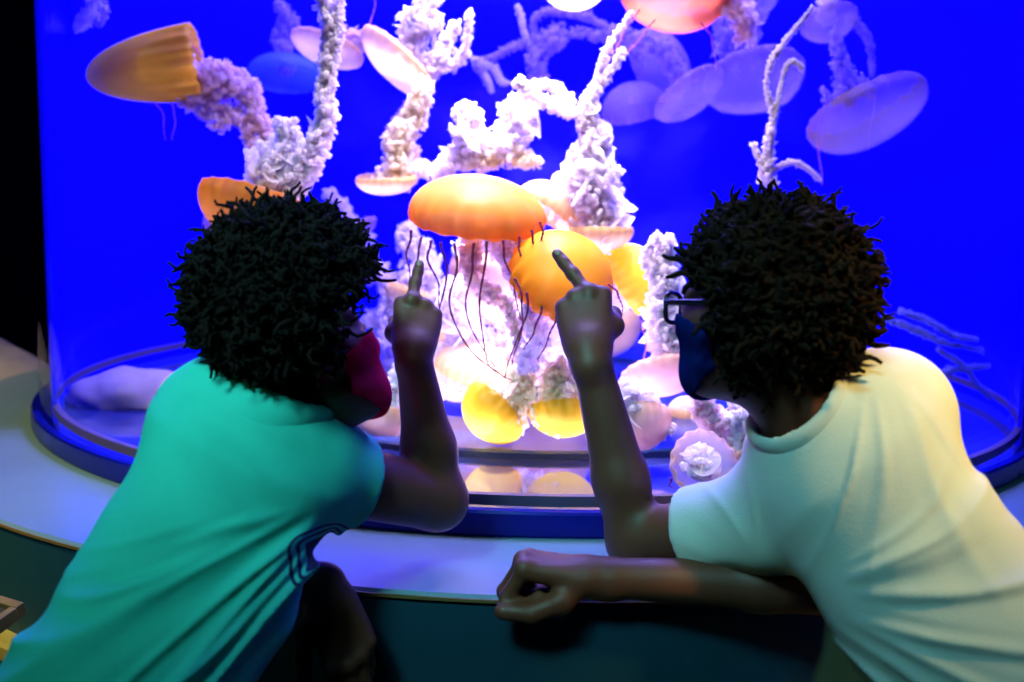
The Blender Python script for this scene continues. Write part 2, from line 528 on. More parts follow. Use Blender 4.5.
# curved ledge round the tank
ledge = empty('viewing_ledge', (TX, DT, 0), 'pale curved ledge with dark teal front wrapping around the glass tank', 'ledge')
prof = [(R - 0.06, ZL - 0.010), (RO - 0.002, ZL - 0.010), (RO, ZL - 0.009), (RO, ZL - 0.004), (RO - 0.004, ZL), (R - 0.06, ZL)]
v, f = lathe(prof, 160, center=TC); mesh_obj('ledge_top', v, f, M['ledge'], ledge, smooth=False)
prof = [(RO + 0.0015, ZL - 0.0085), (RO + 0.0015, ZL - 0.0045), (RO + 0.0003, ZL - 0.004), (RO + 0.0003, ZL - 0.009)]
v, f = lathe(prof, 160, center=TC); mesh_obj('lit_edge_strip', v, f, M['edge'], ledge, smooth=False)
prof = [(RO - 0.05, 0.0), (RO - 0.003, 0.0), (RO - 0.003, ZL - 0.0105), (RO - 0.05, ZL - 0.0105)]
v, f = lathe(prof, 160, center=TC); mesh_obj('front_panel', v, f, M['panel'], ledge, smooth=False)
prof = [(RO - 0.002, 0.565), (RO + 0.025, 0.565), (RO + 0.03, 0.57), (RO + 0.03, 0.59), (RO + 0.025, 0.595), (RO - 0.002, 0.595)]
v, f = lathe(prof, 160, center=TC); mesh_obj('lower_light_band', v, f, M['light_band'], ledge, smooth=False)  # added band standing in for the warm light on the front panel

# tank
tank = empty('aquarium_tank', (TX, DT, ZL), 'large cylindrical clear aquarium tank glowing deep blue behind the two children', 'aquarium')
ZB = ZL + 0.0005
ZT = 2.42
v, f = lathe([(R, ZB + 0.002), (R, ZT), (R - 0.02, ZT), (R - 0.02, ZB + 0.002)], 192, center=TC)
mesh_obj('glass_wall', v, f, M['glass'], tank, sharp=30)
v, f = lathe([(R + 0.002, ZB), (R + 0.016, ZB), (R + 0.018, ZB + 0.004), (R + 0.018, ZB + 0.034), (R + 0.015, ZB + 0.038), (R + 0.002, ZB + 0.038)], 192, center=TC)
mesh_obj('base_ring', v, f, M['blue_ring'], tank, smooth=False)
v, f = lathe([(R - 0.034, ZB + 0.034), (R - 0.022, ZB + 0.034), (R - 0.022, ZB + 0.05), (R - 0.034, ZB + 0.05)], 192, center=TC)
mesh_obj('gasket', v, f, M['gasket'], tank, smooth=False)
ZF = ZB + 0.012
v, f = lathe([(0.0005, ZB), (R - 0.022, ZB), (R - 0.022, ZF), (0.0005, ZF)], 160, center=TC)
mesh_obj('tank_floor', v, f, M['tank_floor'], tank, smooth=False)
v, f = lathe([(0.50, ZF + 0.0005), (0.76, ZF + 0.0005), (0.76, ZF + 0.012), (0.755, ZF + 0.016), (0.50, ZF + 0.016)], 160, center=TC)
mesh_obj('floor_step', v, f, M['tank_step'], tank, smooth=False)
# blue panel around the rear of the tank
toward = math.atan2(-DT, -TX)
half = math.radians(60)
v, f = lathe([(R - 0.0215, ZF + 0.001), (R - 0.0215, ZT - 0.01), (R - 0.03, ZT - 0.01), (R - 0.03, ZF + 0.001)], 160, a0=toward + half, a1=toward + 2 * math.pi - half, center=TC)
mesh_obj('blue_back_panel', v, f, M['backdrop'], tank, sharp=30)
v, f = lathe([(0.0005, ZT + 0.005), (R + 0.04, ZT + 0.005), (R + 0.05, ZT + 0.02), (R + 0.05, ZT + 0.16), (0.0005, ZT + 0.16)], 128, center=TC)
mesh_obj('hood', v, f, M['hood'], tank, smooth=False)
v, f = lathe([(0.0005, ZF + 0.03), (R - 0.045, ZF + 0.03), (R - 0.045, 2.2), (0.0005, 2.2)], 128, center=TC)
mesh_obj('water', v, f, M['water'], tank, sharp=30)

# mound standing in for a pale reflection in the tank and boulder beyond it
def lumpy(c, s, seed, amp=0.12, n=48, m=28, flat=True):
    vs, fs = [], []
    for i in range(m + 1):
        th = math.pi * i / m
        for j in range(n):
            ph = 2 * math.pi * j / n
            d = Vector((math.sin(th) * math.cos(ph), math.sin(th) * math.sin(ph), math.cos(th)))
            k = 1 + amp * noise.fractal(d * 1.7 + Vector((seed, seed * 2, 0)), 1.0, 2.0, 4)
            vs.append((c[0] + s[0] * d.x * k, c[1] + s[1] * d.y * k, max(c[2] + s[2] * d.z * k, c[2] if flat else -9)))
    for i in range(m):
        for j in range(n):
            k = (j + 1) % n
            fs.append((i * n + j, (i + 1) * n + j, (i + 1) * n + k, i * n + k))
    return np.array(vs), fs
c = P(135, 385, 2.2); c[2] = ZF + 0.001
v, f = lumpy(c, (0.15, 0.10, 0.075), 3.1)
tag(mesh_obj('reflection_mound', v, f, M['sand'], origin=c), 'low pale mound imitating a reflection at the left side of the glass', 'rock')
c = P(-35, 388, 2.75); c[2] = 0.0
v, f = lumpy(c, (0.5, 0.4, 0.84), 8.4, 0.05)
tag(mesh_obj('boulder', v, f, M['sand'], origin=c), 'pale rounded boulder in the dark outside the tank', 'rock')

# framed information panel below the ledge
tr_, tl_, br_ = P(26, 610, 1.22), P(-150, 556, 1.42), P(-12, 700, 1.06)
ex = (tr_ - tl_); Lx = np.linalg.norm(ex); ex /= Lx
ey = (tr_ - br_); ey -= ex * (ex @ ey); Ly = np.linalg.norm(ey); ey /= Ly
ez = np.cross(ex, ey); RB = np.stack([ex, ey, ez], axis=1)
cc = tr_ - ex * Lx / 2 - ey * Ly / 2
sign = empty('info_panel', cc, 'small dark panel in an oak frame leaning below the ledge by the teal shirt', 'sign')
mesh_obj('panel_board', *rounded_slab(cc, (Lx / 2 - 0.004, Ly / 2 - 0.004, 0.004), RB), M['board'], sign, smooth=False)
for s_ in (-1, 1):
    mesh_obj('frame_bar', *rounded_slab(cc + ey * s_ * (Ly / 2 - 0.005) + ez * 0.003, (Lx / 2, 0.006, 0.009), RB), M['oak'], sign, smooth=False)
    mesh_obj('frame_bar', *rounded_slab(cc + ex * s_ * (Lx / 2 - 0.005) + ez * 0.003, (0.006, Ly / 2 - 0.011, 0.009), RB), M['oak'], sign, smooth=False)
mesh_obj('stand_leg', *tube([cc - ez * 0.004, np.array([cc[0], cc[1] + 0.03, 0.3]), np.array([cc[0], cc[1] + 0.03, 0.0])], 0.012, 10), M['hood'], sign)

# ------------------------------------------------------------------ jellyfish
def set_rim(o, vals, pleat):
    a = o.data.attributes.new('rim', 'FLOAT', 'POINT')
    a.data.foreach_set('value', np.asarray(vals, dtype=np.float32))
    a = o.data.attributes.new('pleat', 'FLOAT', 'POINT')
    a.data.foreach_set('value', np.asarray(pleat, dtype=np.float32))

def bell_mesh(Rb, H, lobes=16, seed=0, tuck=0.12, flare=0.03, dent=0.0):
    m, n = 26, 96
    ph = np.linspace(0, 2 * math.pi, n, endpoint=False)
    r_ = np.random.default_rng(seed)
    wob = sum(r_.normal(0, 0.016) * np.cos(k * ph + r_.uniform(0, 6)) for k in (2, 3, 4, 5))
    rows, rim = [], []
    def row(s, inner):
        t = s * math.pi / 2 * (1 + tuck)
        r = Rb * math.sin(min(t, math.pi / 2 * 1.02)) * (1 - 0.25 * max(0, t - math.pi / 2))
        z = H * math.cos(t)
        g = s ** 5
        scal = 1 + flare * g * np.cos(lobes * ph) + 0.25 * flare * g * np.cos(2 * lobes * ph + 1) + wob * s
        zz = z + Rb * ((0.018 + 0.5 * (flare - 0.03)) * g * np.cos(lobes * ph + 0.4) + 0.3 * wob * s)
        if inner:
            th = 0.12 * (1 - s) + 0.02
            rr = r * (1 - th * 0.6) * scal; zz = zz - H * th * 1.1 * (1 - s * 0.9)
        else:
            rr = r * scal
        return np.stack([rr * np.cos(ph), rr * np.sin(ph), zz - 0.35 * H], axis=1)
    S = np.linspace(0.02, 1, m)
    for s in S: rows.append(row(s, False)); rim += [s] * n
    for s in S[::-1]: rows.append(row(s, True)); rim += [s] * n
    v = np.vstack(rows)
    f = []
    K = len(rows)
    for i in range(K - 1):
        for j in range(n):
            k = (j + 1) % n
            f.append((i * n + j, (i + 1) * n + j, (i + 1) * n + k, i * n + k))
    f.append(tuple(range(n)))
    f.append(tuple(range((K - 1) * n, K * n))[::-1])
    return v, f, rim

def _ico():
    import bmesh
    b = bmesh.new(); bmesh.ops.create_icosphere(b, subdivisions=2, radius=1.0)
    v = np.array([q.co[:] for q in b.verts]); f = np.array([[q.index for q in p.verts] for p in b.faces])
    b.free()
    return v, f
ICO_V, ICO_F = _ico()

def frill(path, width, seed, amp=0.7, freq=70, ribbons=2, lump=0.35):
    """ruffled ribbons along a path: the curtain-like oral arm of a sea nettle"""
    path = np.asarray(path)
    L = np.linalg.norm(np.diff(path, axis=0), axis=1).sum()
    n = int(min(300, max(50, L / 0.0022)))
    C = catmull(path, n)
    T, N, B = frames(C)
    r_ = np.random.default_rng(seed)
    t = np.linspace(0, 1, n)
    w = np.interp(t, np.linspace(0, 1, len(width)), width)
    s = t * L
    jit = lambda f_: sum(r_.normal(0, 1) * np.sin(2 * math.pi * (f_ * q) * s + r_.uniform(0, 6.28)) for q in (0.6, 1.0, 1.7, 2.6)) / 2
    C = C + (N * jit(5)[:, None] + B * jit(5)[:, None]) * w[:, None] * 0.30
    # frothy curds along a slim core
    wm = max(float(np.mean(w)), 1e-4)
    cv, cf = tube(C, w * 0.30, 8)
    cnt = int(np.clip(L / (0.30 * min(wm, 0.016)) * 5 * max(1, wm / 0.016), 60, 700))
    ti = r_.uniform(0, 1, cnt)
    ii = np.clip((ti * (n - 1)).astype(int), 0, n - 1)
    an = r_.uniform(0, 2 * math.pi, cnt); ra = np.sqrt(r_.uniform(0.05, 1, cnt)) * 0.85
    dirs = N[ii] * np.cos(an)[:, None] + B[ii] * np.sin(an)[:, None]
    rad = w[ii] * (0.12 + 0.26 * r_.uniform(0, 1, cnt) ** 2) + 0.0012
    rad = np.minimum(rad, 0.0050 * r_.uniform(0.4, 1.25, cnt))
    cen = C[ii] + dirs * (w[ii] * ra)[:, None] + T[ii] * (r_.normal(0, 0.3, cnt) * w[ii])[:, None]
    st = 1 + r_.uniform(0, 1.6, cnt)
    ax_ = T[ii] * 0.6 + r_.normal(0, 0.6, (cnt, 3)); ax_ /= np.linalg.norm(ax_, axis=1)[:, None]
    bl = ICO_V[None] + ax_[:, None, :] * ((ICO_V[None] * ax_[:, None, :]).sum(-1) * (st - 1)[:, None])[..., None]
    bl = bl * (1 + 0.22 * r_.normal(0, 1, (cnt, len(ICO_V))))[..., None] * rad[:, None, None] + cen[:, None, :]
    bf = (ICO_F[None] + (np.arange(cnt) * len(ICO_V))[:, None, None]).reshape(-1, 3)
    J = np.linspace(-1, 1, 9)
    parts = [(cv, cf), (bl.reshape(-1, 3), bf.tolist())]
    for k in range(ribbons):
        th = math.pi * k / ribbons + r_.uniform(0, 1) + jit(3) * 1.2 + t * r_.uniform(-8, 8)
        D1 = N * np.cos(th)[:, None] + B * np.sin(th)[:, None]
        D2 = np.cross(T, D1)
        wl = w * (0.75 + lump * jit(12)); wr = w * (0.75 + lump * jit(12))
        ph1 = 2 * math.pi * freq * s + 2.2 * jit(9); ph2 = 2 * math.pi * freq * s * 0.9 + 2.2 * jit(9)
        V_ = np.zeros((n, len(J), 3))
        for q, j in enumerate(J):
            ww = np.where(j < 0, wl, wr)
            p_ = ph1 if j < 0 else ph2
            e = abs(j) ** 1.4
            V_[:, q] = C + D1 * (ww * j * 0.62)[:, None] + D2 * (ww * amp * e * np.sin(p_))[:, None] + T * (ww * amp * 0.6 * e * np.cos(p_ * 1.13 + k))[:, None] \
                + D1 * (ww * 0.25 * e * np.sin(p_ * 1.7 + 1))[:, None]
        nn = len(J)
        f = [(i * nn + q, i * nn + q + 1, (i + 1) * nn + q + 1, (i + 1) * nn + q) for i in range(n - 1) for q in range(nn - 1)]
        parts.append((V_.reshape(-1, 3), f))
    return join(parts)

seedc = [100]
def nseed():
    seedc[0] += 1
    return seedc[0]

def PP(pts, Y):
    return [P(p[0], p[1], p[2] if len(p) > 2 else Y) for p in pts]

def jelly(label, c, Y, rpx, asp, axis, mat, arms=(), tents=(), tmat='t_maroon', flare=0.03, tuck=0.12, hang=None, group='sea nettles in the tank', lobes=16, ts=1.0, tdy=0.0):
    """arms: (points, widths_px, material, ribbons, amp); tents: lists of pixel points; hang: (count, length, dir)"""
    cw = P(c[0], c[1], Y)
    o = empty('jellyfish', cw, label, 'jellyfish', group)
    ax = V(*axis)
    ref = V(0.2, 0.1, -1) if abs(ax @ FWD) < 0.8 else UP
    x = np.cross(ref, ax); x /= np.linalg.norm(x); y = np.cross(ax, x)
    Rm = np.stack([x, y, ax], axis=1)
    Rb = rpx * Y / FPX
    H = Rb * asp
    sd = nseed()
    v, f, rim = bell_mesh(Rb, H, lobes, sd, tuck, flare)
    b = mesh_obj('bell', v, f, M[mat], o, origin=(0, 0, 0))
    q = np.eye(4); q[:3, :3] = Rm
    b.matrix_local = Matrix(q.tolist())
    pl_ = np.tile(0.5 + 0.5 * np.cos(lobes * 1.5 * np.linspace(0, 2 * math.pi, 96, endpoint=False)), len(rim) // 96) * np.clip((np.array(rim) - 0.55) / 0.4, 0, 1)
    set_rim(b, rim, pl_)
    px = Y / FPX
    for a in arms:
        pts, w, mt, rib = a[:4]
        amp = a[4] if len(a) > 4 else 0.75
        v, f = frill(PP(pts, Y), np.array(w) * px * 0.5, nseed(), amp, 120 / max(0.6, np.mean(w) * px / 0.03), max(1, rib - 1))
        mesh_obj('oral_arm', v, f, M[mt], o)
    for t_ in tents:
        C = catmull(PP(t_, Y + tdy), 40)
        k = np.linspace(0, 1, 40)
        r_ = np.random.default_rng(nseed())
        C = C + (RIGHT[None] * np.sin(k * 13 + r_.uniform(0, 6))[:, None] + FWD[None] * np.cos(k * 11 + r_.uniform(0, 6))[:, None]) * 0.0014
        mesh_obj('tentacle', *tube(C, ts * (0.0020 * (1 - 0.65 * k) + 0.0003 * np.sin(k * 60)), 5), M[tmat], o)
    if hang:
        cnt, ln, dr = hang
        r_ = np.random.default_rng(nseed())
        dv = V(*dr)
        for i in range(cnt):
            a = 2 * math.pi * i / cnt + r_.uniform(-0.15, 0.15)
            base = cw + Rm @ np.array([Rb * 0.95 * math.cos(a), Rb * 0.95 * math.sin(a), -0.42 * H])
            L = ln * r_.uniform(0.6, 1.2)
            k = np.linspace(0, 1, 36)
            side = np.cross(dv, FWD); side /= np.linalg.norm(side)
            C = base + dv * (k * L)[:, None] + side[None] * (0.02 * np.sin(k * 7 + r_.uniform(0, 6)) * k + 0.05 * r_.normal() * k ** 2)[:, None] \
                + FWD[None] * (0.02 * np.sin(k * 6 + r_.uniform(0, 6)) * k)[:, None]
            mesh_obj('tentacle', *tube(C, ts * 0.0014 * (1 - 0.6 * k), 5), M[tmat], o)
    return o

# --- the two sea nettles pointed at
jelly('big orange jellyfish with dark trailing tentacles just above the smaller raised fingertip', (478, 203), 1.74, 68, 0.62, (0.10, 0.90, -0.30), 'b_orange', flare=0.045,
      arms=[([(470, 240), (480, 275), (505, 310), (515, 350)], (26, 26, 20, 12), 'f_pink', 2, 0.5),
            ([(495, 238), (520, 270), (535, 320), (530, 372)], (40, 40, 40, 26), 'f_lilac', 2, 0.7)],
      tents=[[(412, 230), (407, 256), (412, 285)], [(422, 237), (417, 262), (421, 300), (430, 330)], [(431, 240), (428, 258), (438, 285), (440, 315)], [(441, 242), (446, 268), (441, 305), (428, 350), (418, 372)],
             [(455, 243), (456, 268), (450, 305), (470, 350), (500, 374), (512, 380)], [(474, 243), (472, 270), (466, 300), (474, 335), (496, 368)], [(487, 241), (484, 268), (480, 312), (486, 358), (496, 372)],
             [(502, 240), (506, 262), (514, 285), (520, 320)], [(518, 236), (521, 258), (526, 285)], [(531, 230), (534, 248), (529, 275)], [(541, 222), (542, 240), (535, 262)]], ts=1.3, tdy=-0.10)
jelly('round golden jellyfish right behind the raised fingertip of the child in white', (566, 268), 1.66, 54, 0.85, (0.30, 0.62, -0.66), 'b_gold', flare=0.07,
      arms=[([(560, 285, 1.72), (545, 318, 1.85), (532, 345, 1.98), (512, 368, 2.0)], (34, 50, 52, 26), 'f_lilac', 3, 0.9),
            ([(575, 290, 1.72), (562, 325, 1.88), (545, 360, 2.0), (525, 385, 1.98)], (30, 42, 44, 20), 'f_lilac', 2, 0.9)],
      tents=[[(515, 278), (522, 300), (521, 330), (512, 365)], [(527, 292), (526, 318), (514, 345), (505, 378)], [(543, 302), (536, 326), (524, 350)], [(559, 306), (552, 330), (538, 360)],
             [(601, 294), (609, 306), (613, 325)], [(609, 284), (619, 296), (623, 316)]], ts=1.2, tdy=-0.06)
jelly('hazy yellow jellyfish tilted beside the golden one, left of the spectacles', (640, 275), 2.05, 38, 0.95, (0.75, 0.45, -0.3), 'b_yellow',
      arms=[([(628, 285), (612, 305), (600, 320)], (30, 30, 14), 'f_lilac', 2)])
jelly('pale yellow jellyfish peeping out behind the big orange one', (552, 202), 2.05, 34, 0.8, (0.5, 0.8, 0.1), 'b_pale',
      arms=[([(540, 215), (528, 235), (535, 262)], (26, 24, 12), 'f_cream', 2)])
# --- upper left
jelly('large amber jellyfish swimming on its side at the upper left', (158, 68), 2.18, 36, 2.9, (-0.95, -0.16, -0.10), 'b_deep', flare=0.05, tuck=0.02,
      arms=[([(175, 70), (205, 82), (232, 80), (255, 105), (268, 150)], (40, 44, 40, 24, 12), 'f_pink', 3, 0.7),
            ([(180, 80), (200, 100), (228, 112), (250, 135), (262, 175)], (40, 40, 34, 22, 10), 'f_pink', 2, 0.8)],
      tents=[[(190, 40), (203, 62), (205, 85), (215, 110)], [(150, 98), (162, 112), (165, 140)], [(170, 100), (175, 118), (172, 140)]], tmat='t_pink')
jelly('dark blue see-through jellyfish at the upper left, near the tall white arm', (285, 70), 3.0, 37, 0.55, (0.0, 0.9, 0.1), 'b_blue',
      arms=[([(285, 72), (282, 48), (286, 25), (284, 2)], (16, 26, 22, 10), 'f_violet', 2)])
jelly('tan folded jellyfish slanting beneath a thick frilly arm at the top', (394, 66), 2.3, 45, 0.42, (-0.62, -0.72, -0.1), 'b_pale',
      arms=[([(402, 52), (418, 40), (432, 20), (425, -12)], (30, 40, 42, 40), 'f_white', 3, 0.8),
            ([(410, 70), (430, 66), (445, 48), (452, 20)], (26, 30, 24, 12), 'f_white', 2, 0.8),
            ([(424, 92), (438, 70), (462, 52), (470, 10)], (16, 14, 12, 8), 'f_lilac', 1),
            ([(424, 95), (412, 112), (400, 130), (404, 160)], (16, 24, 30, 36), 'f_pink', 2, 0.7)],
      tents=[[(362, 38), (372, 18), (376, -8)], [(424, 90), (420, 60), (424, 20)]], tmat='t_pink')
jelly('cream jellyfish edge behind the tall white arm at the top', (326, 52), 2.5, 37, 0.4, (-0.25, -0.9, -0.1), 'b_pale',
      arms=[([(330, 45), (345, 40), (362, 42), (380, 36)], (24, 24, 20, 12), 'f_pink', 2)])
jelly('small upturned jellyfish with a golden rim, left of the big orange one', (387, 184), 2.2, 30, 0.55, (0.05, -0.9, 0.28), 'b_pale',
      arms=[([(390, 178), (398, 160), (402, 135), (415, 110), (430, 85)], (40, 34, 40, 30, 16), 'f_cream', 3, 0.8),
            ([(395, 178), (415, 172), (440, 168), (455, 150)], (24, 20, 20, 14), 'f_lilac', 2)])
jelly('orange jellyfish half hidden behind curly hair, its tall white frilly arm reaching up the tank', (250, 216), 1.9, 52, 0.8, (-0.2, -0.85, -0.1), 'b_orange',
      arms=[([(268, 205), (292, 178), (316, 145), (330, 100), (326, 60), (330, 20), (316, -10)], (44, 42, 30, 24, 18, 17, 20), 'f_white', 3, 0.8),
            ([(262, 206), (284, 186), (306, 160), (326, 118), (331, 70), (338, 30), (342, -8)], (38, 38, 28, 18, 14, 11, 11), 'f_white', 2, 0.8),
            ([(250, 205), (258, 186), (272, 168), (282, 142), (280, 122)], (44, 56, 50, 34, 22), 'f_white', 4, 0.9)])  # last arm: white cluster standing in for a lamp's reflection on the glass
jelly('pinkish jellyfish rim left of the hair of the child in teal', (226, 212), 2.3, 31, 0.8, (-0.5, 0.55, -0.4), 'b_pink')
jelly('faint lilac jellyfish arm hanging in from the top left edge', (92, -22), 2.4, 26, 0.6, (0.1, 0.95, 0.0), 'b_purple',
      arms=[([(92, -16), (94, 8), (84, 22), (78, 30)], (30, 24, 14, 8), 'f_lilac', 2), ([(97, -10), (102, 12), (96, 26)], (16, 12, 6), 'f_violet', 1)])
# --- top middle
jelly('cream jellyfish cut by the top edge at the middle', (576, -12), 2.4, 34, 0.7, (0.05, -0.9, -0.3), 'b_pale')
jelly('russet jellyfish cut by the top edge, right of the middle', (672, -4), 2.2, 56, 0.62, (-0.22, -0.85, -0.3), 'b_red',
      arms=[([(690, -8), (715, -4), (740, 8), (746, 40)], (30, 34, 34, 26), 'f_pink', 3, 0.8)],
      tents=[[(640, 10), (625, 30), (610, 60)], [(655, 20), (630, 50), (600, 90)], [(700, 20), (712, 40), (716, 70)]], tmat='t_pink')
jelly('violet looping arms of a jellyfish high in the middle of the tank', (664, 62), 2.7, 38, 0.6, (0.5, 0.35, 0.2), 'b_purple',
      arms=[([(640, 52), (600, 36), (560, 34), (520, 44), (492, 58), (475, 64), (488, 84)], (16, 14, 12, 10, 7, 5, 4), 'f_violet', 2, 0.5),
            ([(640, 60), (600, 22), (556, 12), (536, 20), (534, 40)], (10, 9, 8, 7, 5), 'f_violet', 1, 0.5),
            ([(560, 34), (545, 50), (540, 80), (536, 96)], (28, 26, 22, 12), 'f_violet', 2, 0.6),
            ([(478, 62), (494, 70), (500, 80), (508, 84)], (9, 8, 7, 5), 'f_lilac', 1, 0.6),
            ([(474, 58), (486, 78), (492, 92)], (8, 7, 5), 'f_lilac', 1, 0.6),
            ([(517, 6), (522, 22), (528, 42), (536, 50)], (5, 6, 5, 7), 'f_lilac', 1, 0.8)])
jelly('hazy grey-lilac jellyfish high right of the middle, left one of an overlapping pair', (632, 100), 2.7, 32, 0.8, (-0.2, 0.7, -0.4), 'b_purple')
jelly('mauve jellyfish slanting down to the right, right one of an overlapping pair', (692, 98), 2.6, 39, 0.42, (0.45, -0.75, -0.25), 'b_purple',
      arms=[([(685, 80), (668, 60), (645, 40), (610, 30)], (24, 24, 18, 10), 'f_violet', 2, 0.6)])
jelly('wide mauve jellyfish under a purple frilly arm at the upper right', (755, 86), 2.7, 50, 0.42, (0.05, -0.85, -0.35), 'b_purple',
      arms=[([(742, 62), (736, 40), (744, 18), (738, -12)], (36, 44, 46, 36), 'f_violet', 3, 0.9),
            ([(730, 60), (722, 40), (716, 12)], (20, 20, 12), 'f_violet', 2)])
jelly('upturned jellyfish hidden behind the golden one, its bright white arms branching upward', (600, 238), 2.0, 34, 0.6, (0.0, -0.95, 0.1), 'b_pale',
      arms=[([(600, 240), (598, 205), (596, 170), (592, 145), (586, 118), (590, 98)], (56, 62, 52, 32, 24, 18), 'f_white', 4, 0.9),
            ([(596, 225), (588, 190), (594, 160), (600, 130)], (50, 54, 40, 20), 'f_white', 3, 0.9),
            ([(592, 140), (572, 118), (552, 104), (530, 90), (518, 78)], (22, 20, 16, 16, 14), 'f_white', 2, 0.9),
            ([(588, 108), (596, 84), (604, 58), (622, 26), (632, 12)], (16, 12, 10, 7, 4), 'f_lilac', 1, 0.9),
            ([(596, 92), (606, 74), (616, 62), (622, 48)], (12, 10, 9, 8), 'f_white', 1, 0.9)])
jelly('jellyfish hidden behind the big orange one, its white curly arms spilling out above it', (482, 202), 2.15, 40, 0.5, (0.0, -0.95, 0.1), 'b_pale',
      arms=[([(440, 168), (460, 152), (478, 138), (468, 118), (458, 114)], (24, 34, 46, 30, 18), 'f_white', 3, 0.9),
            ([(475, 162), (495, 148), (515, 130), (530, 108)], (40, 46, 44, 26), 'f_white', 3, 0.9),
            ([(462, 152), (490, 150), (520, 158), (540, 165)], (36, 34, 24, 8), 'f_cream', 2, 0.9),
            ([(500, 112), (520, 96), (545, 85), (570, 100)], (18, 14, 10, 20), 'f_lilac', 2, 0.8)])
# --- right side
jelly('dusky mauve jellyfish lying on its side at the upper right', (870, 122), 2.3, 60, 0.52, (0.32, -0.88, -0.22), 'b_dim', tuck=0.2,
      arms=[([(862, 96), (850, 78), (838, 55), (834, 28)], (30, 26, 16, 8), 'f_violet', 2, 0.8), ([(852, 100), (840, 92), (830, 100), (822, 88)], (22, 20, 12, 6), 'f_violet', 2, 0.8)],
      tents=[[(825, 105), (818, 130), (820, 160), (822, 185)], [(876, 95), (872, 120), (868, 150)]], tmat='t_pink')
jelly('small dim jellyfish high above the hair of the child in white', (830, 26), 2.5, 27, 0.65, (0.1, -0.9, -0.3), 'b_dim',
      arms=[([(830, 20), (826, 4), (834, -14)], (22, 20, 14), 'f_lilac', 2), ([(850, 14), (868, 40), (872, 75)], (10, 8, 5), 'f_violet', 1)])
jelly('lilac jellyfish behind the curly hair above the spectacles, its thin white strands standing straight up', (764, 214), 2.0, 30, 0.6, (0, -0.95, 0.0), 'b_purple',
      arms=[([(764, 180), (770, 150), (772, 120), (768, 90), (772, 60), (786, 40), (802, 22), (812, 6)], (20, 12, 7, 5, 6, 6, 4, 3), 'f_white', 2, 0.9),
            ([(770, 140), (776, 110), (782, 80), (790, 62), (804, 70)], (7, 5, 4, 5, 5), 'f_white', 1, 0.9),
            ([(766, 172), (758, 158), (752, 144)], (8, 6, 5), 'f_white', 1, 0.9),
            ([(770, 172), (790, 162), (806, 168), (820, 180)], (6, 5, 4, 4), 'f_lilac', 1, 0.8)])
jelly('faint jellyfish behind the white shirt, its wispy blue strands drifting right', (930, 400), 2.1, 22, 0.6, (0.1, -0.9, 0.1), 'b_blue',
      arms=[([(930, 385), (945, 372), (968, 368), (990, 366)], (8, 8, 7, 5), 'f_faint', 1, 0.9), ([(885, 318), (915, 330), (945, 342), (985, 352)], (7, 8, 7, 5), 'f_faint', 1, 0.9),
            ([(900, 312), (930, 322), (955, 336), (978, 340)], (6, 7, 6, 4), 'f_faint', 1, 0.9), ([(938, 350), (960, 362), (980, 388), (992, 398)], (5, 6, 6, 4), 'f_faint', 1, 0.9)])
# --- lower middle
jelly('upturned white-pink jellyfish with an orange rim, below the spectacles', (662, 380), 1.85, 41, 0.5, (0.10, -0.86, -0.40), 'b_pink', flare=0.05,
      arms=[([(668, 372), (664, 345), (668, 318), (660, 290), (668, 262), (664, 238)], (46, 44, 42, 32, 28, 20), 'f_white', 4, 0.9),
            ([(675, 372), (682, 345), (684, 318), (672, 290)], (30, 34, 30, 16), 'f_lilac', 2, 0.9),
            ([(660, 300), (652, 280), (648, 255), (658, 232)], (20, 18, 12, 8), 'f_white', 2, 0.9)],
      tents=[[(640, 366), (646, 350), (642, 320)], [(652, 362), (664, 340), (662, 300)]], tmat='t_pink')
jelly('small upright pale jellyfish with a yellow band, under the upturned pink one', (686, 410), 2.1, 20, 1.1, (0.02, 0.93, -0.12), 'b_pale', tuck=0.0,
      arms=[([(690, 420), (700, 405), (714, 396)], (18, 16, 10), 'f_lilac', 2)])
jelly('pink jellyfish with a frilly skirt, just right of the pointing forearm', (640, 430), 1.68, 33, 0.95, (0.1, -0.75, -0.45), 'b_pink',
      arms=[([(640, 425), (634, 408), (626, 396), (622, 388)], (50, 56, 44, 20), 'f_white', 3, 0.8), ([(645, 440), (660, 430), (674, 428)], (24, 22, 10), 'f_pink', 2)])
jelly('glassy pink jellyfish with a white centre seen from beneath, beside the white sleeve', (702, 466), 1.52, 37, 0.45, (-0.25, -0.30, 0.92), 'b_clear', flare=0.05,
      arms=[([(698, 462, 1.505), (704, 462, 1.495), (708, 468, 1.49), (702, 476, 1.49)], (38, 40, 34, 18), 'f_white', 4, 0.9)],
      tents=[[(672, 478), (670, 486), (684, 492)], [(676, 482), (690, 490), (712, 494)]])
jelly('jellyfish behind the white sleeve, its lilac-white frills fanning up towards the chin', (752, 450), 1.72, 28, 0.7, (0.5, -0.75, 0.0), 'b_pink',
      arms=[([(748, 448), (738, 430), (728, 415), (740, 402)], (44, 40, 30, 26), 'f_white', 3, 0.9), ([(735, 446), (718, 428), (708, 408), (704, 392)], (40, 36, 34, 26), 'f_pink', 3, 0.8)])
jelly('yellow tilted jellyfish with white frills near the tank floor, left of two yellow ones', (487, 418), 1.78, 36, 0.85, (-0.65, -0.62, -0.35), 'b_yellow', flare=0.05,
      arms=[([(496, 412), (508, 400), (520, 392), (532, 378)], (48, 54, 46, 22), 'f_cream', 4, 0.85)])
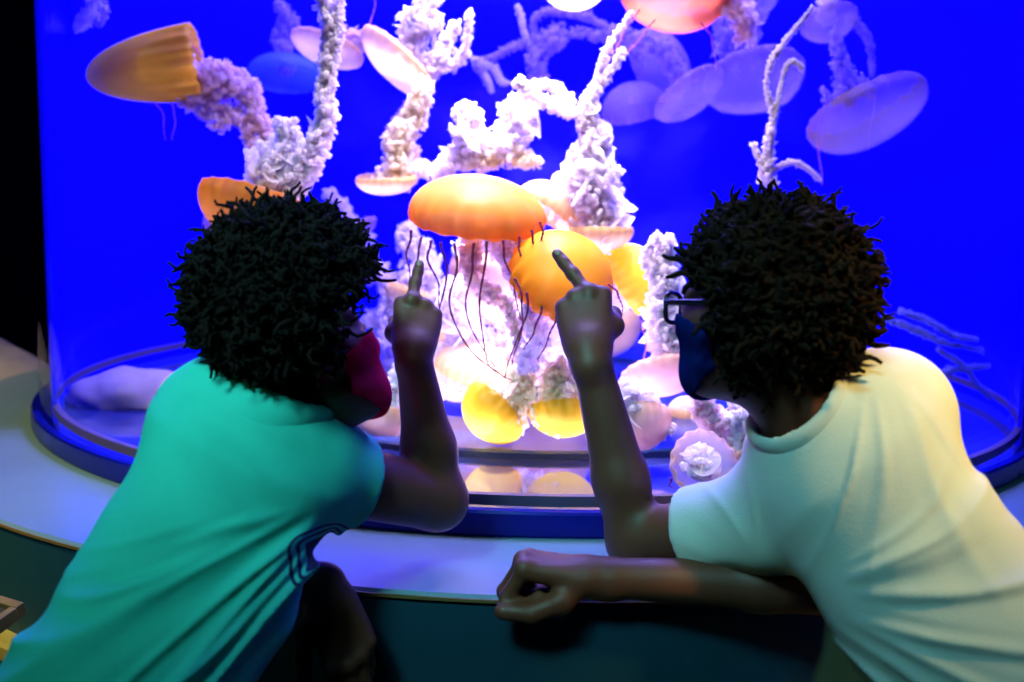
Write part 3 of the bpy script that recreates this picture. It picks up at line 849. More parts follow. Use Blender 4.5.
jelly('yellow upturned jellyfish near the tank floor, touching the left edge of the pointing forearm', (566, 418), 1.78, 38, 0.8, (0.08, -0.90, -0.15), 'b_yellow', flare=0.05,
      arms=[([(562, 412), (555, 398), (560, 382), (552, 364)], (54, 54, 46, 26), 'f_cream', 4, 0.8), ([(575, 410), (568, 392), (562, 375)], (30, 34, 20), 'f_pink', 2)])
jelly('pale orange jellyfish right of the raised wrist of the child in teal', (436, 346), 2.2, 28, 0.7, (-0.1, -0.85, -0.3), 'b_pale',
      arms=[([(438, 340), (446, 322), (440, 300), (448, 278)], (36, 34, 26, 16), 'f_lilac', 3)])
jelly('tall pink jellyfish behind the dark tentacles, middle of the tank', (498, 292), 2.35, 52, 1.0, (-0.12, -0.9, -0.1), 'b_pink',
      arms=[([(498, 282), (480, 262), (470, 240), (476, 215)], (50, 50, 40, 30), 'f_white', 2)])
jelly('lilac-grey jellyfish low in the middle, above the left yellow one', (478, 362), 2.0, 42, 0.75, (0.3, 0.85, -0.2), 'b_pale',
      arms=[([(470, 360), (462, 335), (452, 310), (455, 280)], (50, 46, 36, 20), 'f_lilac', 3, 0.8), ([(500, 365), (520, 372), (545, 362)], (36, 40, 26), 'f_cream', 2, 0.8)],
      tents=[[(420, 408), (460, 392), (510, 380), (560, 384)]], tmat='t_pink')
jelly('bright pink-white jellyfish behind the red mask', (382, 420), 1.75, 36, 0.7, (-0.2, -0.9, -0.1), 'b_pink',
      arms=[([(385, 425), (370, 408), (352, 402), (338, 410)], (50, 50, 40, 26), 'f_white', 4, 0.9), ([(388, 420), (396, 400), (402, 380), (412, 366)], (40, 44, 34, 20), 'f_white', 3, 0.9)])
jelly('pale pink jellyfish edge showing behind the teal shoulder', (178, 388), 1.75, 27, 0.9, (-0.55, 0.6, -0.2), 'b_pink')
jelly('pale jellyfish deep in the tank behind the raised finger of the child in teal', (412, 300), 2.6, 30, 0.7, (-0.3, -0.9, 0.0), 'b_pale',
      arms=[([(414, 298), (420, 278), (412, 250), (404, 226)], (44, 44, 34, 18), 'f_white', 3), ([(408, 305), (394, 325), (386, 350), (392, 376)], (40, 46, 40, 24), 'f_lilac', 2)])
jelly('blurred lilac jellyfish deep in the tank under the golden one', (556, 330), 2.5, 46, 0.8, (0.2, -0.9, -0.2), 'b_pink',
      arms=[([(556, 328), (548, 350), (536, 372), (545, 392)], (60, 62, 56, 34), 'f_lilac', 3)])
jelly('blurred cream jellyfish deep in the tank behind the wrist of the pointing child in white', (612, 338), 2.6, 34, 0.8, (0.4, -0.8, -0.2), 'b_pale',
      arms=[([(612, 335), (604, 312), (612, 290)], (40, 36, 20), 'f_pink', 2)])
jelly('cloudy white jellyfish arms low in the middle, behind the left yellow jellyfish', (450, 385), 2.15, 30, 0.8, (-0.4, -0.8, 0.0), 'b_clear',
      arms=[([(452, 382), (462, 360), (484, 345), (510, 350)], (50, 54, 50, 30), 'f_white', 3), ([(440, 388), (430, 368), (436, 345)], (36, 34, 18), 'f_lilac', 2)])
jelly('white cluster of jellyfish frills behind the hair of the child in teal, on its right', (352, 230), 2.6, 26, 0.6, (0.2, -0.9, 0.1), 'b_purple',
      arms=[([(352, 228), (340, 210), (330, 192)], (30, 26, 12), 'f_lilac', 2), ([(360, 240), (378, 268), (386, 300), (372, 330)], (26, 30, 30, 20), 'f_lilac', 3)])

# ------------------------------------------------------------------ children
SHX = {}
def finger_chain(S, pts, r0, r1, k=0.004):
    pts = [np.asarray(p) for p in pts]
    n = len(pts) - 1
    for i in range(n):
        S.cone(pts[i], pts[i + 1], r0 + (r1 - r0) * i / n, r0 + (r1 - r0) * (i + 1) / n, k)

def hand(S, wrist, X, Yd, Z, side, curls, thumb, sc=1.0, rw=0.022, override=None):
    """hand in its own frame: Yd along the palm, Z out of its back; side=+1 puts the thumb at -X"""
    F = np.stack([X, Yd, Z], axis=1)
    W = lambda x, y, z: wrist + F @ (np.array([x * side, y, z]) * sc)
    mcp = [(-0.026, 0.080, 0.001), (-0.008, 0.084, 0.004), (0.010, 0.079, 0.002), (0.026, 0.069, -0.003)]
    ln = [(0.040, 0.025, 0.020), (0.044, 0.028, 0.021), (0.041, 0.026, 0.020), (0.032, 0.020, 0.018)]
    S.cone(W(0, -0.02, 0), W(0, 0.012, 0), rw * sc * 1.05, rw * sc, 0.01)
    for (x, y, z) in mcp:
        S.cone(W(x * 0.55, 0.008, 0), W(x, y, z), 0.0165 * sc, 0.0122 * sc, 0.010)
    S.cone(W(0.016, 0.02, -0.008), W(0.022, 0.05, -0.008), 0.015 * sc, 0.013 * sc, 0.012)
    tips = []
    for i in range(4):
        if override and i in override:
            pts = override[i]
        else:
            a = 0.0
            p = np.array(mcp[i]); pts = [W(*p)]
            splay = curls[i][3] if len(curls[i]) > 3 else 0.0
            for L, c_ in zip(ln[i], curls[i][:3]):
                a += math.radians(c_)
                p = p + L * np.array([math.sin(math.radians(splay)) * max(0.2, math.cos(a)), math.cos(a), -math.sin(a)])
                pts.append(W(*p))
        rr = (0.0096, 0.0098, 0.0093, 0.0082)[i] * sc
        finger_chain(S, pts, rr, rr * 0.80)
        S.ball(pts[0] + Z * 0.0035 * sc, rr * 1.15, 0.005)
        S.ball(pts[1], rr * 0.98, 0.003)
        tips.append((pts[-2], pts[-1], rr * 0.8))
    pts = [p if isinstance(p, np.ndarray) else W(*p) for p in thumb]
    S.cone(W(-0.010, 0.016, -0.006), pts[0], 0.016 * sc, 0.0150 * sc, 0.01)
    for i in range(len(pts) - 1):
        S.cone(pts[i], pts[i + 1], (0.0140, 0.0112, 0.0105)[i] * sc, (0.0112, 0.0105, 0.0086)[i] * sc, 0.006)
    tips.append((pts[-2], pts[-1], 0.0086 * sc))
    return tips

def head_frame(face, up):
    y = face / np.linalg.norm(face)
    z = up - y * (up @ y); z /= np.linalg.norm(z)
    return np.stack([np.cross(y, z), y, z], axis=1)

HS = 0.81
def head_prims(S, c, F, g=0.0, nose=True):
    """head in its own frame: x right ear, y face, z crown; g inflates it"""
    W = lambda x, y, z: c + F @ (HS * np.array([x, y, z]))
    S.ell(W(0, -0.014, 0.030), HS * np.array([0.071, 0.090, 0.082]) + g, F, 0.01)
    S.ell(W(0, 0.022, -0.022), HS * np.array([0.060, 0.066, 0.090]) + g, F, 0.03)
    S.ell(W(0, 0.040, -0.072), HS * np.array([0.040, 0.042, 0.036]) + g, F, 0.03)
    S.cone(W(0, 0.066, -0.092), W(0, 0.070, -0.090), 0.017 * HS + g, 0.017 * HS + g, 0.02)
    for s in (-1, 1):
        S.cone(W(s * 0.045, 0.055, -0.012), W(s * 0.052, 0.03, -0.02), 0.018 * HS + g, 0.02 * HS + g, 0.025)
        S.cone(W(s * 0.056, -0.002, -0.06), W(s * 0.03, 0.05, -0.092), 0.016 * HS + g, 0.015 * HS + g, 0.025)
        S.cone(W(s * 0.016, 0.078, 0.028), W(s * 0.05, 0.062, 0.024), 0.010 * HS + g, 0.010 * HS + g, 0.014)
    if nose:
        S.cone(W(0, 0.086, 0.012), W(0, 0.098, -0.022), 0.007 * HS + g, 0.011 * HS + g, 0.014)
        for s in (-1, 1): S.ball(W(s * 0.013, 0.089, -0.026), 0.0085 * HS + g, 0.008)

def head_features(S, c, F):
    W = lambda x, y, z: c + F @ (HS * np.array([x, y, z]))
    for s in (-1, 1):
        S.ell(W(s * 0.031, 0.090, 0.006), (0.016, 0.012, 0.011), F, 0.008, 'sub')
        S.ell(W(s * 0.030, 0.074, 0.006), (0.014, 0.012, 0.010), F, 0.004)
        # ear
        E = F @ _rz(s * 0.35)
        S.ell(W(s * 0.071, -0.012, -0.008), (0.008, 0.019, 0.031), E, 0.006)
        S.ell(W(s * 0.080, -0.010, -0.006), (0.006, 0.011, 0.019), E, 0.004, 'sub')
        S.ball(W(s * 0.068, -0.004, -0.034), 0.008, 0.006)
    S.cone(W(-0.016, 0.086, -0.055), W(0.016, 0.086, -0.055), 0.007, 0.007, 0.006)
    S.cone(W(-0.013, 0.085, -0.066), W(0.013, 0.085, -0.066), 0.008, 0.008, 0.005)
    S.cone(W(-0.022, 0.094, -0.0605), W(0.022, 0.094, -0.0605), 0.002, 0.002, 0.003, 'sub')

def hair_mesh(c, F, hc, hr, n, seed, rad, ln, amp, turns, skip, back_only=None, jitter=0.35):
    """tight curls rooted all over a mop: hc/hr its centre and half axes in the head frame"""
    r_ = np.random.default_rng(seed)
    parts = []
    # woolly core
    vs, fs = [], []
    m_, n_ = 40, 64
    for i in range(m_ + 1):
        th = math.pi * i / m_
        for j in range(n_):
            ph = 2 * math.pi * j / n_
            d = np.array([math.sin(th) * math.cos(ph), math.sin(th) * math.sin(ph), math.cos(th)])
            k = 0.86 + 0.10 * noise.noise(Vector(d * 5 + seed)) + 0.08 * noise.noise(Vector(d * 13 + seed))
            k *= skip(hc + hr * d, True)
            vs.append(c + F @ (hc + hr * d * k))
    for i in range(m_):
        for j in range(n_):
            k = (j + 1) % n_
            fs.append((i * n_ + j, (i + 1) * n_ + j, (i + 1) * n_ + k, i * n_ + k))
    parts.append((np.array(vs), fs))
    sides, rings = 5, 11
    t = np.linspace(0, 1, rings)
    made = 0
    while made < n:
        d = r_.normal(size=3); d /= np.linalg.norm(d)
        if r_.uniform() > skip(hc + hr * d, False): continue
        base = hc + hr * d * 0.80
        dd = d + r_.normal(size=3) * jitter; dd /= np.linalg.norm(dd)
        L = ln * r_.uniform(0.55, 1.15)
        u = np.cross(dd, [0.3, 0.5, 0.8]); u /= np.linalg.norm(u); w = np.cross(dd, u)
        ph = r_.uniform(0, 6.28); tw = turns * r_.uniform(0.7, 1.3) * 2 * math.pi * (1 if r_.uniform() < 0.5 else -1)
        bend = r_.normal(size=3) * L * 0.25
        C = base + dd * (t * L)[:, None] + bend * (t ** 2)[:, None] + amp * np.minimum(1, t * 3)[:, None] * (np.cos(tw * t + ph)[:, None] * u + np.sin(tw * t + ph)[:, None] * w)
        C = c + C @ F.T
        rr = rad * r_.uniform(0.7, 1.2) * (1 - 0.55 * t ** 2)
        parts.append(tube(C, rr, sides))
        made += 1
    return join(parts)

def wrap_mask(parent, c, F, mat, slack, name='face_mask', pleats=True):
    lo = c - 0.2; hi = c + 0.2
    S = Sculpt(lo, hi, 0.0028)
    head_prims(S, c, F, 0.0065)
    q = S.D.copy()
    Sb = Sculpt(lo, hi, 0.0028)
    head_prims(Sb, c, F, 0.0022)
    D = np.maximum(q, -Sb.D)
    sl, X = S._block(S.lo, S.lo + S.h * S.n)
    L = (X - c) @ F / HS
    x, y, z = L[..., 0], L[..., 1], L[..., 2]
    ax = np.abs(x)
    # window: from the bridge of the nose to under the chin, narrowing towards the ears
    t = np.clip((y - 0.006) / 0.07, 0, 1)
    top = -0.022 + 0.020 * t
    bot = -0.074 - 0.058 * t
    D = np.maximum(D, z - top); D = np.maximum(D, bot - z); D = np.maximum(D, 0.006 - y)
    S.D = D.astype(np.float32)
    v, f = S.mesh()
    v = relax(v, f, 2)
    nrm = vnormals(v, f)
    loc = (v - c) @ F / HS
    if pleats:
        a = np.arctan2(loc[:, 2] + 0.045, np.abs(loc[:, 0]) + 0.02)
        edge = np.clip((0.06 - loc[:, 1]) / 0.04, 0, 1)
        v = v + nrm * (0.0014 * np.sin(a * 16) * edge)[:, None]
    mk = mesh_obj(name, v, f, mat, parent)
    W = lambda p: c + F @ (HS * np.array(p))
    for s in (-1, 1):
        C = catmull([W((s * 0.057, 0.020, -0.026)), W((s * 0.070, 0.006, -0.012)), W((s * 0.081, -0.012, 0.010)), W((s * 0.082, -0.030, 0.008)), W((s * 0.078, -0.034, -0.018)),
                     W((s * 0.070, -0.018, -0.046)), W((s * 0.060, 0.004, -0.058)), W((s * 0.052, 0.020, -0.066))], 40)
        mesh_obj('ear_loop', *tube(C, 0.0024, 8), mat, mk, origin=np.array(parent.location))
    return mk

def eyes(parent, c, F):
    for s in (-1, 1):
        p = c + F @ (HS * np.array([s * 0.030, 0.0775, 0.006]))
        v, f = ball_mesh(p, 0.0105); e = mesh_obj('eye', v, f, M['eye'], parent)
        v, f = ball_mesh(p + F @ np.array([0, 0.0075, 0]), 0.0044); mesh_obj('iris', v, f, M['iris'], e, origin=np.array(parent.location))

def ball_mesh(c, r, n=16, m=10, s=(1, 1, 1), F=np.eye(3)):
    vs, fs = [], []
    for i in range(m + 1):
        th = math.pi * i / m
        for j in range(n):
            ph = 2 * math.pi * j / n
            vs.append(np.asarray(c) + F @ (r * np.array([s[0] * math.sin(th) * math.cos(ph), s[1] * math.sin(th) * math.sin(ph), s[2] * math.cos(th)])))
    for i in range(m):
        for j in range(n):
            k = (j + 1) % n
            fs.append((i * n + j, (i + 1) * n + j, (i + 1) * n + k, i * n + k))
    return np.array(vs), fs

def nail(parent, tip, out_dir):
    a, b, r = tip
    d = (b - a) / np.linalg.norm(b - a)
    n = out_dir - d * (out_dir @ d); n /= np.linalg.norm(n)
    F = np.stack([np.cross(d, n), d, n], axis=1)
    v, f = ball_mesh(b - d * r * 0.1 - d * r * 0.25 + n * r * 0.90, r, 14, 8, (0.62, 0.85, 0.30), F)
    mesh_obj('fingernail', v, f, M['nail'], parent)

def folds(v, nrm, fans, seed, q=None):
    """cloth creases fanning out of pinch points: (origin, range of angles in the picture plane, count, reach0, reach1, depth)"""
    disp = np.zeros(len(v))
    for (o, a0, a1, cnt, r0, r1, dep) in fans:
        d = v - o
        x = d @ RIGHT; y = d @ UP
        r = np.hypot(x, y); a = np.degrees(np.arctan2(y, x))
        a = (a - a0 + 180) % 360 - 180 + a0
        u = (a - a0) / (a1 - a0)
        w = np.clip(u / 0.15, 0, 1) * np.clip((1 - u) / 0.15, 0, 1) * np.clip((r - r0) / 0.05, 0, 1) * np.clip((r1 - r) / (0.5 * r1), 0, 1)
        nz = np.array([noise.noise(Vector((uu * cnt * 0.62 + 0.5 * noise.noise(Vector((uu * 3, rr * 6, seed))), rr * 4.5, seed))) for uu, rr in zip(u, r)])
        rid = np.clip(1 - np.abs(nz) * 3.2, 0, 1) ** 1.5
        amp_ = np.array([0.35 + abs(noise.noise(Vector((uu * cnt * 0.5, rr * 5, seed + 7)))) * 1.7 for uu, rr in zip(u, r)])
        disp += dep * (rid - 0.3) * amp_ * w
    gen = np.array([noise.fractal(Vector(p * 9) + Vector((seed, 2, 1)), 1.0, 2.0, 3) for p in v]) * 0.0018
    out = v + nrm * (disp + gen)[:, None]
    return relax(out, q, 3) if q is not None else out

def shoe(parent, ankle, yaw):
    R2 = _rz(yaw)
    c = np.array([ankle[0], ankle[1], 0.0])
    S = Sculpt(c - np.array([0.2, 0.2, 0.01]), c + np.array([0.2, 0.25, 0.2]), 0.005)
    W = lambda x, y, z: c + R2 @ np.array([x, y, z])
    S.flat(W(0, -0.03, 0.045), W(0, 0.13, 0.035), 0.042, 0.040, (0, 0, 1), 0.85, 0.02)
    S.cone(W(0, -0.025, 0.05), W(0, -0.015, 0.105), 0.042, 0.045, 0.03)
    S.cut((0, 0, 0.018), (0, 0, -1))
    v, f = S.mesh(); o = mesh_obj('shoe', relax(v, f, 1), f, M['shoe'], parent)
    S = Sculpt(c - np.array([0.2, 0.2, 0.01]), c + np.array([0.2, 0.25, 0.1]), 0.005)
    S.flat(W(0, -0.03, 0.016), W(0, 0.132, 0.016), 0.045, 0.044, (0, 0, 1), 0.5, 0.0)
    S.cut((0, 0, 0.002), (0, 0, -1)); S.cut((0, 0, 0.02), (0, 0, 1))
    v, f = S.mesh(); mesh_obj('sole', v, f, M['sole'], o, origin=np.array(parent.location))

def trousers(parent, hipc, axr, feet, mat):
    lo = np.min(np.vstack([[hipc], feet]), axis=0) - np.array([0.28, 0.25, 0.02]); hi = np.max(np.vstack([[hipc], feet]), axis=0) + np.array([0.28, 0.28, 0.2])
    lo[2] = 0.03
    S = Sculpt(lo, hi, 0.008)
    S.flat(hipc + np.array([0, 0, 0.03]), hipc, 0.105, 0.125, (0, 1, 0), 0.7, 0.02)
    for s, ft in zip((-1, 1), feet):
        hj = hipc + axr * s * 0.07 - np.array([0, 0, 0.03])
        knee = (hj + ft) / 2 + np.array([0, 0.03, 0.02])
        S.cone(hj, knee, 0.082, 0.060, 0.04)
        S.cone(knee, ft + np.array([0, 0, 0.07]), 0.060, 0.050, 0.03)
    v, f = S.mesh()
    v = relax(v, f, 1)
    v = folds(v, vnormals(v, f), [], 5)
    mesh_obj('trousers', v, f, mat, parent)

# ============================================================ child in teal
FL = np.array([-0.47, 0.74, 0.0])
kid = empty('person', FL, 'child in teal T-shirt and red face mask, leaning and pointing one finger up', 'person', 'children leaning on the ledge')
hcL = P(304, 356, 1.11)
FhL = head_frame(V(0.68, 0.32, 0.58), V(-0.34, 0.92, 0.0))
shR, elR, wrR = P(305, 470, 1.11), P(437, 500, 1.235), P(413, 352, 1.25)
shL, elL, wrL = P(218, 418, 1.11), P(228, 560, 1.14), P(320, 588, 1.115)
nk0, nk1 = P(258, 424, 1.075), P(292, 376, 1.10)
chest, waist, hip = P(246, 460, 1.07), P(190, 578, 0.985), P(118, 712, 0.90)
side_dir = shR - shL; side_dir /= np.linalg.norm(side_dir)
spine = chest - hip; spine /= np.linalg.norm(spine)
depthL = np.cross(side_dir, spine); depthL /= np.linalg.norm(depthL)

S = Sculpt(np.minimum.reduce([hip, elL, shL]) - 0.2, np.maximum.reduce([hcL, wrR, elR]) + 0.18, 0.0032)
S.flat(chest, waist, 0.092, 0.082, depthL, 0.62, 0.03)
S.flat(waist, hip, 0.082, 0.098, depthL, 0.66, 0.05)
S.cone(shL, shR, 0.040, 0.040, 0.05)
S.cone(nk0, nk1, 0.047, 0.046, 0.03)
head_prims(S, hcL, FhL); head_features(S, hcL, FhL)
S.cone(shR, elR, 0.046, 0.0385, 0.02)
fm = elR + (wrR - elR) * 0.35
S.cone(elR, fm, 0.034, 0.0335, 0.018); S.cone(fm, wrR, 0.0335, 0.0215, 0.015)
S.cone(shL, elL, 0.044, 0.036, 0.02)
fm = elL + (wrL - elL) * 0.35
S.cone(elL, fm, 0.034, 0.033, 0.015); S.cone(fm, wrL, 0.033, 0.023, 0.015)
# raised right hand, back to the viewer, index up
Yd = V(0.05, 0.86, 0.50); Z = V(0.16, 0.46, -0.86); Z = Z - Yd * (Z @ Yd); Z /= np.linalg.norm(Z); X = np.cross(Yd, Z)
tipsLR = hand(S, wrR, X, Yd, Z, 1, [None, (88, 95, 55), (90, 95, 55), (92, 92, 55)],
     [(-0.030, 0.040, -0.020), (-0.030, 0.068, -0.036), (-0.014, 0.078, -0.050)], 0.86, 0.023,
     {0: [P(412, 301, 1.285), P(415, 283, 1.305), P(418, 272, 1.315), P(419.5, 264, 1.322)]})
# left hand hanging over the edge of the ledge
Yd = V(0.34, -0.94, -0.05); Z = V(0.35, 0.1, -0.93); Z = Z - Yd * (Z @ Yd); Z /= np.linalg.norm(Z); X = np.cross(Yd, Z)
wh = P(330, 598, 1.10)
S.cone(wrL, wh, 0.025, 0.023, 0.02)
tipsLL = hand(S, wh, X, Yd, Z, -1, [(22, 25, 18, 6), (18, 24, 16), (20, 24, 16, -4), (24, 26, 18, -10)],
     [(-0.040, 0.030, -0.014), (-0.052, 0.058, -0.022), (-0.058, 0.084, -0.026)], 0.92, 0.024)
v, f = S.mesh()
v = relax(v, f, 1, 0.4)
body = mesh_obj('body', v, f, M['skin'], kid)
eyes(kid, hcL, FhL)
nail(kid, tipsLR[0], V(0.2, 0.5, -0.8)); nail(kid, tipsLR[4], V(-0.8, 0.1, -0.5))

def teal_cloth():
    m, nt, out = new_mat('teal_cotton')
    b = nt.nodes.new('ShaderNodeBsdfPrincipled'); nt.links.new(b.outputs[0], out.inputs[0])
    b.inputs['Roughness'].default_value = 0.85
    tc = nt.nodes.new('ShaderNodeTexCoord')
    # printed mark: nested rounded frames low on the side of the shirt
    o = P(322, 547, 1.05) - FL
    mp = nt.nodes.new('ShaderNodeVectorMath'); mp.operation = 'SUBTRACT'; mp.inputs[1].default_value = tuple(o)
    nt.links.new(tc.outputs['Object'], mp.inputs[0])
    def dot(vec):
        d = nt.nodes.new('ShaderNodeVectorMath'); d.operation = 'DOT_PRODUCT'
        nt.links.new(mp.outputs[0], d.inputs[0]); d.inputs[1].default_value = tuple(float(q) for q in vec)
        return d.outputs['Value']
    def math_(op, a, b_=None):
        n = nt.nodes.new('ShaderNodeMath'); n.operation = op
        for k, q in enumerate((a, b_)):
            if q is None: continue
            if isinstance(q, (int, float)): n.inputs[k].default_value = q
            else: nt.links.new(q, n.inputs[k])
        return n.outputs[0]
    ux = math_('ABSOLUTE', dot(V(1, 0.12, 0))); uy = math_('ABSOLUTE', dot(V(-0.12, 1, 0)))
    qx = math_('MAXIMUM', math_('SUBTRACT', ux, 0.006), 0.0); qy = math_('MAXIMUM', math_('SUBTRACT', uy, 0.012), 0.0)
    d = math_('SQRT', math_('ADD', math_('MULTIPLY', qx, qx), math_('MULTIPLY', qy, qy)))
    ring = math_('GREATER_THAN', math_('SINE', math_('ADD', math_('MULTIPLY', d, 2 * math.pi / 0.0062), 1.0)), 0.1)
    inside = math_('LESS_THAN', d, 0.0165)
    near = math_('LESS_THAN', math_('ABSOLUTE', dot(V(0, 0, 1))), 0.10)
    mask = math_('MULTIPLY', math_('MULTIPLY', ring, inside), near)
    n = noise_tex(nt, 20)
    base = ramp(nt, n, [(0.3, (0.035, 0.66, 0.54)), (0.7, (0.03, 0.60, 0.49))])
    mx = nt.nodes.new('ShaderNodeMixRGB'); nt.links.new(mask, mx.inputs[0]); nt.links.new(base, mx.inputs[1]); mx.inputs[2].default_value = (0.006, 0.02, 0.09, 1)
    nt.links.new(mx.outputs[0], b.inputs['Base Color'])
    bp = nt.nodes.new('ShaderNodeBump'); bp.inputs['Strength'].default_value = 0.25; bp.inputs['Distance'].default_value = 0.002
    nt.links.new(noise_tex(nt, 500, 2), bp.inputs['Height']); nt.links.new(bp.outputs[0], b.inputs['Normal'])
    return m
M['teal'] = teal_cloth()

S = Sculpt(np.minimum.reduce([hip, elL, shL]) - 0.28, np.maximum.reduce([hcL, elR]) + 0.1, 0.0036)
S.flat(chest + spine * 0.01, waist, 0.106, 0.096, depthL, 0.66, 0.03)
S.flat(waist, hip - spine * 0.03, 0.096, 0.120, depthL, 0.72, 0.05)
S.cone(shL, shR, 0.052, 0.054, 0.06)
S.cone(P(258, 428, 1.075), P(246, 452, 1.07), 0.054, 0.085, 0.05)
se = shR + (elR - shR) * 0.36
S.cone(shR, se + (se - shR) * 0.3, 0.059, 0.0575, 0.03)
seL = shL + (elL - shL) * 0.5
S.cone(shL, seL + (seL - shL) * 0.3, 0.058, 0.0565, 0.03)
ad = (elR - shR) / np.linalg.norm(elR - shR)
adl = (elL - shL) / np.linalg.norm(elL - shL)
S.trim(se, ad, 0.085); S.trim(seL, adl, 0.07)
S.cone(se - ad * 0.05, elR + ad * 0.06, 0.0480, 0.0480, 0.004, 'sub')
S.cone(seL - adl * 0.05, elL + adl * 0.06, 0.0470, 0.047, 0.004, 'sub')
nd = (nk1 - nk0) / np.linalg.norm(nk1 - nk0)
band = S.hole(nk0 + nd * 0.006, nk1 + nd * 0.1, 0.057, 0.066)
S.cut(hip - spine * 0.17, -spine)
v, f = S.mesh()
v = relax(v, f, 2)
v = folds(v, vnormals(v, f), [(P(380, 470, 1.05), 192, 246, 13, 0.08, 0.55, 0.019), (P(330, 520, 1.08), 120, 190, 5, 0.03, 0.22, 0.006)], 3.3, f)
mesh_obj('t_shirt', v, f, M['teal'], kid)
v, f = band.mesh()
mesh_obj('collar', relax(v, f, 2), f, M['teal'], kid)

def mop_skip(p, core):
    """p in the head frame; keeps curls off the face, the cheeks and the neck"""
    x, y, z = p
    face = y > 0.036 and z < 0.062
    cheek = y > -0.004 and z < 0.026
    low = z < -0.100
    if core: return 0.55 if (face or low) else (0.7 if cheek else 1.0)
    return 0.0 if (face or low or cheek) else 1.0
hcen = FhL.T @ (P(284, 294, 1.085) - hcL)
v, f = hair_mesh(hcL, FhL, hcen, np.array([0.098, 0.104, 0.098]), 3000, 11, 0.0036, 0.030, 0.0042, 2.0, mop_skip, jitter=0.5)
mesh_obj('hair', v, f, M['hair_a'], kid)
wrap_mask(kid, hcL, FhL, M['red_mask'], 0)
axr = side_dir * np.array([1, 1, 0]); axr /= np.linalg.norm(axr)
feetL = [FL + np.array([-0.09, 0.0, 0.0]), FL + np.array([0.12, -0.04, 0.0])]
trousers(kid, hip - spine * 0.13 - np.array([0, 0, 0.02]), axr, feetL, M['trousers'])
for ft in feetL: shoe(kid, ft, -0.35)

# ============================================================ child in white
FR = np.array([0.56, 0.70, 0.0])
boy = empty('person', FR, 'child in white T-shirt, spectacles and navy mask, leaning and pointing at a golden jellyfish', 'person', 'children leaning on the ledge')
hcR = P(750, 315, 1.10)
FhR = head_frame(V(-0.72, 0.04, 0.68), V(0.10, 0.98, -0.05))
shL, elL, wrL = P(765, 520, 1.13), P(636, 541, 1.225), P(589, 352, 1.25)
shR, elR, wrR = P(888, 408, 1.09), P(850, 588, 1.125), P(592, 577, 1.125)
nk0, nk1 = P(808, 420, 1.08), hcR + FhR @ np.array([0, -0.03, -0.06])
chest, waist, hip = P(850, 474, 1.06), P(941, 606, 0.98), P(1056, 745, 0.89)
side_dir = shR - shL; side_dir /= np.linalg.norm(side_dir)
spine = chest - hip; spine /= np.linalg.norm(spine)
depthR = np.cross(side_dir, spine); depthR /= np.linalg.norm(depthR)

S = Sculpt(np.minimum.reduce([hip, elL, wrL, wrR]) - np.array([0.16, 0.2, 0.12]), np.maximum.reduce([hcR, hip, shR, elR, wrL + np.array([0, 0.02, 0])]) + 0.17, 0.0032)
S.flat(chest, waist, 0.098, 0.085, depthR, 0.62, 0.03)
S.flat(waist, hip, 0.085, 0.098, depthR, 0.66, 0.05)
S.cone(shL, shR, 0.040, 0.040, 0.05)
S.cone(nk0, nk1, 0.048, 0.046, 0.03)
head_prims(S, hcR, FhR); head_features(S, hcR, FhR)
S.cone(shL, elL, 0.044, 0.0365, 0.02)
fm = elL + (wrL - elL) * 0.33
S.cone(elL, fm, 0.0335, 0.0345, 0.018); S.cone(fm, wrL, 0.0345, 0.0235, 0.015)
S.cone(shR, elR, 0.044, 0.036, 0.02)
fm = elR + (wrR - elR) * 0.35
S.cone(elR, fm, 0.033, 0.032, 0.015); S.cone(fm, wrR, 0.030, 0.0225, 0.015)
# pointing left hand
Yd = V(-0.06, 0.88, 0.46); Z = V(-0.12, 0.44, -0.88); Z = Z - Yd * (Z @ Yd); Z /= np.linalg.norm(Z); X = np.cross(Yd, Z)
tipsRL = hand(S, wrL, X, Yd, Z, -1, [None, (85, 95, 55), (84, 95, 55), (84, 92, 55)],
     [(-0.034, 0.042, -0.016), (-0.036, 0.066, -0.030), (-0.016, 0.080, -0.046)], 1.0, 0.025,
     {0: [P(590, 297, 1.29), P(573, 274, 1.315), P(564, 263, 1.328), P(557, 254, 1.338)]})
# right fist lying on the ledge
Yd = V(-0.96, 0.17, 0.12); Z = V(0.10, 0.96, -0.12); Z = Z - Yd * (Z @ Yd); Z /= np.linalg.norm(Z); X = np.cross(Yd, Z)
tipsRR = hand(S, wrR, X, Yd, Z, 1, [(68, 98, 62), (68, 94, 56), (68, 90, 54), (70, 86, 54)],
     [(-0.030, 0.030, -0.026), (-0.039, 0.062, -0.044), (-0.037, 0.096, -0.050)], 0.98, 0.0235)
v, f = S.mesh()
v = relax(v, f, 1, 0.4)
mesh_obj('body', v, f, M['skin'], boy)
eyes(boy, hcR, FhR)
nail(boy, tipsRL[0], V(-0.1, 0.5, -0.8)); nail(boy, tipsRR[4], V(-0.1, 0.4, -0.9))

